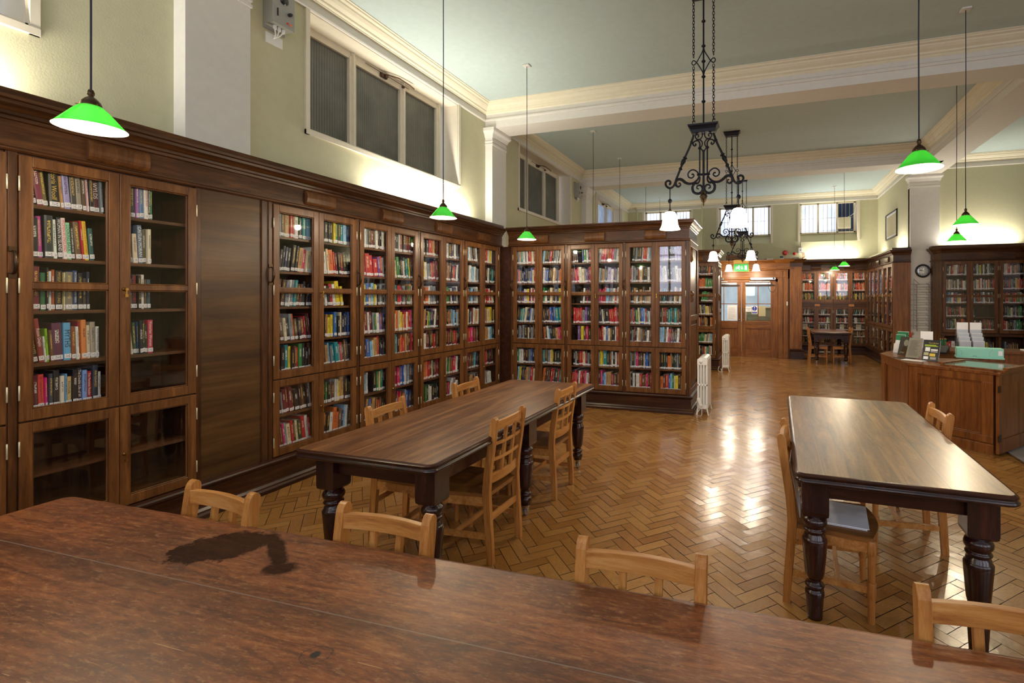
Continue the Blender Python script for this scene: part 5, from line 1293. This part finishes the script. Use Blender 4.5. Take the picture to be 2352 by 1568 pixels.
def deco_black(q):
    vs, fs = text_geo('The Library', .022); q.add([(x+.02, -.0015, y+.225) for x, y, _ in vs], fs, 'yel')
    q.box(-.07, .05, -.001, 0, .195, .203, 'lime'); q.box(-.07, .07, -.001, 0, .183, .19, 'lime')
    for (a, e, c, d, m) in ((-.06, -.01, .12, .17, 'paper'), (.0, .07, .13, .15, 'paper'), (0, .07, .11, .125, 'grey'), (-.07, -.02, .07, .105, 'art'), (-.01, .05, .06, .095, 'yel'), (-.07, -.02, .02, .055, 'paper'), (.0, .06, .02, .05, 'grey')): q.box(a, e, -.001, 0, c, d, m)
easel_book('display_book', 'black covered book with yellow and lime lettering propped on the counter', 'book', 1.90, 6.72, -.55, .175, .265, .026, 'coverblack', deco=deco_black)
easel_book('display_book', 'propped book with white handwriting-like pattern on grey cover, middle of the counter books', 'book', 1.79, 7.02, -.75, .165, .265, .026, 'covergrey', deco=deco_script)
easel_book('display_book', 'propped book with dark portrait cover at the left of the counter books', 'book', 1.77, 7.34, -.7, .15, .255, .024, 'coverdark', deco=deco_portrait)
def leaflet(x, y, rz, w, h, m1, lab, th=.012, tilt=.3):
    t = thing('leaflet_stack', lab, 'leaflets', (x, y, ZT+.001), rz); q = MB(); q.T = Matrix.Rotation(-tilt, 4, 'X'); q.box(-w/2, w/2, 0, th, 0, h, 'paper'); q.build('sheets', t)
    q = MB(); q.T = Matrix.Rotation(-tilt, 4, 'X'); q.box(-w/2, w/2, -.001, 0, h*.55, h*.98, m1); q.build('cover_print', t); return t
leaflet(1.90, 8.0, -.6, .15, .28, 'green', 'tall leaflets with green cover photograph standing at the back left of the counter')
leaflet(1.82, 7.78, -.6, .12, .25, 'green', 'narrow leaflets with green heading beside the taller green leaflets')
leaflet(1.76, 7.62, -.6, .10, .13, 'paper', 'small white leaflets in a stepped holder, lower front pile')
leaflet(1.80, 7.72, -.6, .10, .17, 'paper', 'small white leaflets in a stepped holder, upper rear pile')
leaflet(2.35, 8.45, -.3, .16, .26, 'paper', 'white printed card standing behind the telephone', .01)
q = MB(); q.box(-.12, .12, -.06, .06, 0, .004, 'paper'); o = q.build('leaflet', loc=(1.73, 6.72, ZT+.001)); o.rotation_euler = (0, 0, -.7); tag(o, 'flat white leaflet lying at the front edge of the counter', 'leaflet')
q = MB(); q.box(-.10, .10, -.07, .07, 0, .005, 'coverdark'); o = q.build('booklet', loc=(1.69, 6.95, ZT+.001)); o.rotation_euler = (0, 0, -.9); tag(o, 'glossy dark booklet lying flat in front of the propped books', 'booklet')
t = thing('telephone', 'black desk telephone with handset on the counter', 'telephone', (2.32, 7.75, ZT), -.5)
q = MB(); q.add([(-.09, -.1, 0), (.09, -.1, 0), (.09, .1, 0), (-.09, .1, 0), (-.09, -.1, .03), (.09, -.1, .03), (.09, .1, .1), (-.09, .1, .1)], [(0, 3, 2, 1), (4, 5, 6, 7), (0, 1, 5, 4), (1, 2, 6, 5), (2, 3, 7, 6), (3, 0, 4, 7)], 'black'); q.build('base', t, bevel=.008)
q = MB(); q.tube([(-.065, -.09, .07), (-.065, -.07, .085), (-.065, 0, .105), (-.065, .08, .135), (-.065, .1, .125)], [.022, .016, .014, .016, .024], 'black', 10); q.build('handset', t)
t = thing('pencil_pot', 'glass pot full of green pencils on the counter', 'pencil pot', (2.46, 8.1, ZT))
q = MB(); q.lathe([(.032, 0), (.035, .005), (.035, .10), (.033, .10), (.033, .006), (0, .006)], 'clear', n=20); q.build('glass_pot', t)
pc = MB(); pc.tube([(0, 0, .01), (0, 0, .165)], .0042, 'green', 6); pc.lathe([(.0042, .165), (.0042, .17), (.0008, .183)], 'chair', n=6)
pm = pc.build('pencil'); rn = random.Random(6)
for k in range(9):
    o = pm if k == 0 else pm.copy()
    if k: C.objects.link(o)
    a = k*2*PI/9; rr = .018 if k else .004; o.location = (2.46+rr*math.cos(a), 8.1+rr*math.sin(a), ZT+.001); o.rotation_euler = (-math.sin(a)*.12, math.cos(a)*.12, 0)
    tag(o, 'green pencil standing in the glass pot on the counter', 'pencil', 'green pencils in the glass pot')
t = thing('box_file', 'turquoise cardboard archive box on the counter beside the display frame', 'box', (2.50, 7.00, ZD+.026), -.20)
q = MB(); q.box(-.235, .235, -.08, .10, 0, .018, 'teal'); q.build('tray', t, bevel=.002); q = MB(); q.box(-.228, .228, -.074, .095, .018, .125, 'teal'); q.build('lid', t, bevel=.003)
q = MB(); q.box(.175, .215, -.0755, -.074, .045, .10, 'paper'); q.build('label_sticker', t)
q = MB(); q.tube([(-.21, -.0752, .11), (-.18, -.0752, .08), (-.18, -.0752, .03)], .0012, 'grey', 4); q.tube([(.12, -.0752, .11), (.09, -.0752, .08), (.09, -.0752, .03)], .0012, 'grey', 4); q.tube([(-.07, -.0752, .019), (-.06, -.0752, .032), (-.04, -.0752, .032), (-.03, -.0752, .019)], .0018, 'black', 4); q.build('fold_lines', t)
t = thing('leaflet_holder', 'clear acrylic tiered holder full of blank white leaflets on the back counter', 'leaflet holder', (2.93, 8.40, ZT), -.05)
q = MB()
for k in range(4):
    y = .03+.045*k; zt = .10+.055*k
    q.box(-.17, .17, y, y+.003, 0, zt+.02, 'clear')
    for x in (-.17, 0, .167): q.box(x, x+.003, y, y+.045, 0, zt, 'clear')
q.box(-.17, .17, .215, .218, 0, .40, 'clear'); q.build('acrylic_tiers', t)
for k in range(4):
    for s in (-1, 1):
        q = MB(); y = .03+.045*k; q.box(s*.083-.07, s*.083+.07, y+.008, y+.03, .005, .125+.055*k+(.10 if k == 3 else 0), 'paper'); q.build('leaflet_pile', t)
q = MB()
for k in range(6): a = k*PI/3; q.tube([(0, 0, 0), (.02*math.cos(a), .02*math.sin(a), .04), (.05*math.cos(a), .05*math.sin(a), .07+.01*(k % 3))], .006, 'red' if k % 3 else 'green', 5)
q.lathe([(.015, 0), (.02, .03)], 'red', n=8); q.box(-.05, .05, -.03, .03, -.07, 0, 'grey'); tag(q.build('ribbon_rosette', loc=(2.02, 8.0, ZT+.18)), 'small red and green ribbon bow on a grey leaflet box behind the propped books', 'ribbon')
q = MB(); q.box(-.07, .07, -.06, .06, 0, .11, 'grey'); tag(q.build('leaflet_box', loc=(2.02, 8.0, ZT)), 'grey leaflet box under the red ribbon at the back of the counter', 'box')
q = MB(); q.prism([(-.2, -.1), (.22, -.12), (.24, .1), (-.18, .12)], 0, .015, 'paper'); tag(q.build('paper_stack', loc=(3.75, 8.45, ZT)), 'white paper pile on the back counter at the right picture edge', 'paper')
q = MB(); q.prism([(-.09, -.06), (.14, -.02), (.10, .06), (-.08, .05)], 0, .08, 'chair_x'); tag(q.build('wooden_offcut', loc=(-3.30, 7.32, 2.69), bevel=.02), 'rounded wooden offcut lying on top of the nearer projecting bookcase', 'offcut')
# ------------------------------------------------------------------ books
SN = ['top', 'second', 'third', 'fourth', 'fifth', 'sixth', 'bottom']
W_, G_, R_, D_, B_ = 'ink_white', 'ink_gold', 'ink_red', 'ink_dark', 'ink_blue'
LT = (XA, 0, 0)
N1 = [
 [('k', 2.6, 25, -7), ('k', 2.6, 26, -7, ('WOMEN MARCH', W_, None)), ('7d2b4b', 3.2, 26, -7, None, 'm'), ('6f6437', 2.4, 22, -6, None, 'a'), ('2a2725', 5.0, 25, -2, ('Victoria Woolf', G_, None), 'k'), ('a', 1.5, 19, -4), ('9b95cc', 3.2, 26, -4, None, 'v'), ('403e3e', 3.2, 23, -3, None, 'k'), ('9a9388', 2.8, 23, -3, None, 's'), ('5a4632', 2.0, 23, -3, None, 'u'), ('d9aeb2', 1.1, 24, -3, None, 'i'), ('k', 2.4, 23, -2), ('5c3137', 3.2, 24, -3, ('WYLDS', 'ink_white', None), 'm'), ('s', 1.4, 23, -2)],
 [('k', 3.0, 25, -1, ('A Watch Girl and a Forever', W_, None)), ('k', 3.2, 23, -1), ('b8429c', 2.4, 24, -2, None, 'i'), ('2c3338', 4.2, 25, -1, None, 'd'), ('dfe7df', 1.9, 23, -2, None, 'w'), ('k', 2.4, 24.5, -2, ('WOMAN IN ISLAND', W_, None)), ('e9d3d3', 2.2, 24.5, -3, ('WOMEN IN ENGLAND', R_, None), 'w'), ('e', 2.3, 22, -3, ('LOOKING BACK', D_, None)), ('2b2a2e', 1.6, 20, -3, ('THE SECRET DIARIES OF MISS', W_, None), 'k'), ('6b513a', 3.0, 23, -4, None, 'u'), ('r', 1.4, 24, -4), ('e3c52f', 2.3, 24, -4, ('ATTACK OF THE 50 FT WOMEN', R_, None), 'y'), ('2a5a58', 2.6, 20, -3, None, 't')],
 [('3c9a4a', 1.1, 25, 0, None, 'g'), ('20474e', 2.4, 23.5, 0, None, 't'), ('6d2530', 3.4, 25.5, 0, None, 'm'), ('2f6a46', 2.5, 22, 0, None, 'g'), ('2b2426', 1.2, 25, 0, None, 'k'), ('cfd9df', 1.5, 23, 0, ('The Handmaid', D_, None), 'l'), ('a5532f', 1.8, 24, 0, None, 'o'), ('2b2324', 3.3, 23.5, 0, ('MYSELF WHEN YOUNG', G_, None), 'k'), ('cfc08f', .9, 22.5, 0, None, 'c'), ('7d766b', 3.6, 23, 0, None, 's'), ('27406f', 2.4, 24, 0, ('VICTORIAN LADIES  JOAN PERKIN', W_, None), 'n'), ('k', 2.5, 22.5, 0), ('4a3a30', 1.8, 19.5, 0, None, 'u'), ('20263f', 1.6, 23.5, 0, None, 'n')],
 [('c9c4be', 2.0, 19.5, -4, None, 'w'), ('23201f', 1.9, 23, -6, None, 'k'), ('211c1c', 2.4, 24.5, -7, ('ROMANCEMENTS', G_, None), 'k'), ('8d3631', 2.6, 25.5, -6, ('Rezon Diepks', W_, None), 'r'), ('e6e6e0', 1.0, 15, -4, None, 'w'), ('8cc52c', 1.3, 19.5, -3, None, 'g'), ('6a4a30', 1.6, 18.5, -3, None, 'u'), ('5f2d4b', 4.8, 22.5, -2, None, 'p'), ('5fa7d6', 3.6, 22.5, -1, ('MYTHS', D_, None), 'l'), ('8c4b2c', 2.2, 20, -1, None, 'u'), ('e2e2dc', 1.3, 20, -2, None, 'w'), ('a22a3a', 1.0, 23, -1, None, 'r'), ('d98545', 2.6, 24, -1, None, 'o'), ('cfc3ab', 2.0, 20.5, -1, None, 'c'), ('a69a8e', 2.8, 22.5, -1, None, 's'), ('e0e2e6', 1.9, 19.5, 0, ('Richard Women Poverty', D_, None), 'w')],
 [('262a28', 1.5, 18, -1, None, 'k'), ('d3c79c', 2.2, 18, -1, None, 'c'), ('5f2130', 2.6, 20.5, -1, None, 'm'), ('dd4a45', 3.0, 20.5, -1, ('The Changing Experience of W', D_, None), 'r'), ('e02795', 1.3, 18.5, -1, None, 'i'), ('3a4450', 2.0, 20.5, 0, None, 's'), ('2b2826', 3.0, 22, 0, None, 'k'), ('ddd5c5', 2.2, 18.5, 0, None, 'c'), ('6ba4d2', 1.0, 19.5, 0, None, 'l'), ('cdb582', 2.6, 17.5, 0, None, 'a'), ('1c1a20', 2.6, 21.5, 0, None, 'k'), ('2a2a33', 2.3, 22, 0, ('The Double Life of W', W_, None), 'n'), ('7f9fe0', 2.5, 20.5, 0, None, 'l'), ('a3202c', 2.6, 19.5, 0, ('The Feminist Reader', W_, None), 'r'), ('33394c', 2.9, 23, 0, None, 'n'), ('dcdce0', 1.8, 18.5, 0, None, 'w')]]
for k, rows in enumerate(N1): fill_exact(LT, RZL, 1.612, SH7[k], rows, '%s shelf, nearest full glass door' % SN[k])
N2 = [
 [('d7d8cf', 1.9, 25, 0, None, 'w'), ('1c1c1a', 2.2, 24.5, 0, ('HYSTERICAL FICTIONS', G_, None), 'k'), ('4a4c4c', 3.8, 23, 0, None, 's'), ('a06bb5', 2.0, 24, -1, None, 'p'), ('4f78ad', 2.6, 25, -1, None, 'b'), ('e6e0dc', 2.4, 25, -1, ('Josephine Butler', R_, None), 'w'), ('3a3f3a', 1.6, 22, 0, ('THE DANGEROUS ANGEL', W_, None), 'd'), ('3f8f5e', 1.5, 24, 0, None, 'g')],
 [('d8d3c8', .8, 17, -2, None, 'w'), ('4d5348', 2.0, 21.5, -5, None, 'd'), ('3c8da0', 1.1, 19.5, -5, None, 't'), ('8e8c92', 2.6, 24.5, -5, None, 's'), ('ddc9b3', 2.9, 19.5, -3, None, 'c'), ('5f7391', 2.8, 25.5, -2, ('CAITLIN MORAN', W_, None), 's'), ('5c5a46', 2.2, 23, -1, None, 'd'), ('ddd2bd', 2.2, 23.5, 0, None, 'c')],
 [('a99bd6', 1.8, 23, -2, None, 'v'), ('e3e0de', 1.0, 19, -1, None, 'w'), ('6cb0d2', 1.2, 19, -1, None, 'l'), ('6f655a', 1.9, 20, -1, None, 'u'), ('2a1c1c', 3.0, 23, -1, ('FEMINIST STORY', R_, None), 'k'), ('1f1d22', 1.9, 22.5, -1, None, 'k'), ('dbd2d0', 2.1, 23, 0, None, 'w'), ('56483a', 1.9, 20, 0, None, 'u'), ('3a5563', 2.2, 20, 0, None, 't')],
 [('6d4a3a', 2.8, 24, -3, None, 'u'), ('b9b5b5', 1.9, 24.5, -5, ("WOMEN'S CENTURY", D_, None), 's'), ('e2cfb1', 2.0, 19.5, -5, None, 'c'), ('38513b', 2.2, 21, -3, None, 'd'), ('1f4a7a', 1.0, 21.5, -1, None, 'b'), ('1d2433', 1.8, 22.5, -1, ('AVENUE', W_, None), 'n'), ('24302a', 1.6, 22.5, -1, None, 'd'), ('20372a', 1.8, 19, -1, None, 'd'), ('b9324d', 3.3, 22.5, 0, ('Victorian Women', W_, None), 'r')]]
for k, rows in enumerate(N2): fill_exact(LT, RZL, 2.052, SH7[k], rows, '%s shelf, glass door left of the panel' % SN[k])
LEFT = [
 ['wsuarrwktl', '_kknkkkaicw', 'ruuswstuukkk', '_aucksoukmrkm', 'bnkktykurgkku', '_ksmmmukkukks', '_ruilcrkcdrwr'],
 ['wuukkkygktlb', 'ouwcormkmkk', 'wkkwkrwyy__', 'ykuayybgkcknnb', 'wcualsttsruun', 'wwkgksuwcyakk', 'wokkwoousnlwk'],
 ['tlwskmkwukwc', 'rrrrrprs', 'yytbclywksks', 'riwmwmksgwpmn', 'wuukblcarkkk', '_ulw__kgcgtk', 'kunabuaurukk'],
 ['wgkkwmkmmmk', 'wswcgkkwktgyk', 'kltkriksugaw', 'ccrwocyarwori', 'uttwkoorauur', 'kyrmirbbwslun', 'kkuiruosbnnk'],
 ['kdmkkrrakm', 'kckywsdrmmu', 'uwuuowsskk', 'rwaikygnkwkm', 'irkwumkurku', 'uaaooruckumr', 'kkdgdwwkkdk'],
 ['klswkunwks', 'uruaukrkwk', 'wkgdkwnnkw', 'mrokouslkla', 'mpkmkmurmk', 'rwwggauriwk', 'ygkimwwsrwk'],
 ['wsllwsksw', 'wwswllwss', 'wassklnsw', 'okccksmwaw', 'omumrimrum', 'kkiuuutlkk', 'kygmuaaksk'],
 ['mkmrwcyw', 'dwkkmwdtk', 'mwwarwrc', 'rwusacyka', 'acaawltk', 'wuwrnkmk', 'rmswswww']]
D4 = ['glass door right of the panel', 'second glass door past the panel', 'third glass door past the panel', 'fourth glass door past the panel'] + ['']*4
def opening(di):
    s = starts[di//2]; p = .045; dw = (.92-p)/2
    a = s+p+dw*(di % 2); return a+.03, a+dw-.025
# indices are listed nearest first
for di in range(8):
    a, e = opening(di)
    for k in range(7): fill(LT, RZL, a, e, SH7[k], LEFT[di][k], '%s shelf, %s' % (SN[k], D4[di]), di < 3)
# unit cut off at the left edge shows no shelves
WING = [
 ['klatwswmrcwmm', 'siaknnnnsbcrw', 'nuupwwymwrww', 'kktwtcbkbwskwk', 'kssnskcksukw', 'gwwkmksbkau', 'lyknuasrckk'],
 ['lukksrkswkwc', 'wvbkucansoua', 'rgwkcuksnywb', 'kukkobnbttw', 'kokwlkkuairk', 'ttuscykkdkt', 'ouukrmdrtlk'],
 ['kuuk__bgwdrw', 'rmmirwcspmrc', '____kwkrkkw', '_rrrrrspkkm', '___pdyuirdda', '_kwkrrciksku', 'rrimwrmiwmkg'],
 ['wrimrrisww', 'wsaskvwpswk', 'iirrlswrww', 'kkwkkrrrrmm', 'rmrwbcukwrw', 'lyytkuwkwrcm', 'miblaauikmb'],
 ['_kskkwrrwlww', 'rwskrcukkwkr', 'ukawkausawl', 'rsrngcnblrtwpy', 'ksmkwasuukwus', 'sksiuukcbbnsw', 'wkwkwwrumikrw'],
 ['vvvvkkvvv', 'wvwwkkswww', 'uktkkskwauww', 'mkamrdttktukkr', 'llkwrmmnkwkrm', 'kkdkoakddskuu', 'kourblgcykas']]
for di in range(6):
    x0 = -3.76+.91*(di//2)+.045+(.91-.045)/2*(di % 2)
    for k in range(7): fill((0, YA, 0), 0, x0+.03, x0+.405, SH7[k], WING[di][k], '', False)
W2 = ['kwkkmkko', 'oooooogggg', '__gggguus', 'mcucksycau', 'wwruuuau_ao', 'mggggcsclc', 'wckurctaw']
for k in range(7): fill((0, YA2, 0), 0, -1.505+.03, -1.03, SH7[k], W2[k]+'kk', '', False)
for di in range(5):
    x0 = -3.76+.91*(di//2)+.045+(.91-.045)/2*(di % 2)
    for k in range(7): fill((0, YA2, 0), 0, x0+.03, x0+.405, SH7[k], ''.join(brand.choice('kwcrmnugsaokuwm') for _ in range(12)), '', False)
FAR = ['kwrkdrouok', 'oruacrorow', 'gyauakkduk', 'mrkwtkkkwk', 'mrgwkrkdkw', 'wkckukcuk', 'ukaukwkau', 'dkkuakkua']
for di in range(4):
    x0 = 1.03+.45*di-(.015 if di > 1 else 0)
    for k, z in enumerate([2.13, 1.82, 1.53, 1.12, .885, .69, .49, .285]):
        s = list(FAR[k]); brand.shuffle(s); 
        fill((0, YFC, 0), 0, x0+.03, x0+.40, z, ''.join(s), '', False, hmax=.17 if k in (4, 5, 6) else .25)
for di in range(6):
    x0 = .03+.475*di
    for k in range(7):
        s = [brand.choice('kwcrmnugsao') for _ in range(11)]
        fill((XRC, 15.30, 0), -PI/2, x0+.05, x0+.44, SH7[k], ''.join(s), '', False)
RCB = [['kkckrcwwmkrmkw', 'kkkwgykwkkwsuk', 'uccrcuaukkk'], ['awmcwaluckwukrwwg', 'wwkwcrwmwkwrcukmr', 'gykmnruskkyaoaru'], ['sbslswwrpsywmkrk', 'sbwkmruswukuwksk', 'okoraguroggcsw'], ['wwkrkuukuurwaakk', 'kt________', 'kksgcksmggk'], ['nbknsgucmmmork', '_uwumkwkmmmuurkk', 'orcukksgggk'], ['orwku__', 'wwnyyyykku', '_skuuuku']]
for di in range(4):
    x0 = 3.685+.495*di+(.03 if di > 1 else 0)
    for k, z in enumerate([2.10, 1.79, 1.50, 1.21, .925, .46]):
        fill((0, YRC, 0), 0, x0+.045, x0+.455, z, RCB[k][min(di, 2)], '', False)
o = MASS.build('book_rows'); tag(o, 'rows of many coloured library books on the farther shelves behind cabinet glass', 'books', None, 'stuff')

# ------------------------------------------------------------------ light
w = bpy.data.worlds.new('world'); sc.world = w; w.use_nodes = True
w.node_tree.nodes['Background'].inputs[0].default_value = (.75, .82, 1, 1); w.node_tree.nodes['Background'].inputs[1].default_value = .6
# up-lights lying on top of the bookcases, washing the walls
cool = (1, .93, .80)
for (x, y, L, ax, p) in ((XW+.12, .75, 1.7, 'y', 1.0), (XW+.12, 5.45, 1.9, 'y', 1.0), (1.9, YF-.14, 1.3, 'x', .8), (XR-.14, 14.9, .5, 'y', .3), (XR-.14, 13.1, .8, 'y', .5), (4.45, 12.36, 1.3, 'x', .8), (-2.9, YF-.2, 1.2, 'x', .25)):
    light('AREA', (x, y, 2.76), P_COVE*p*L/1.5, cool, L if ax == 'x' else .06, (PI, 0, 0), .06 if ax == 'x' else L)
sc.view_settings.view_transform = 'Standard'; sc.view_settings.look = 'None'; sc.view_settings.exposure = EXPO; sc.view_settings.gamma = 1
sc.view_settings.use_curve_mapping = False
cy = sc.cycles
cy.use_denoising = True; cy.max_bounces = 7; cy.diffuse_bounces = 4; cy.glossy_bounces = 4; cy.transmission_bounces = 4; cy.transparent_max_bounces = 8
cy.caustics_reflective = False; cy.caustics_refractive = False; cy.sample_clamp_indirect = 4; cy.use_adaptive_sampling = True; cy.adaptive_threshold = .03
cy.use_light_tree = True
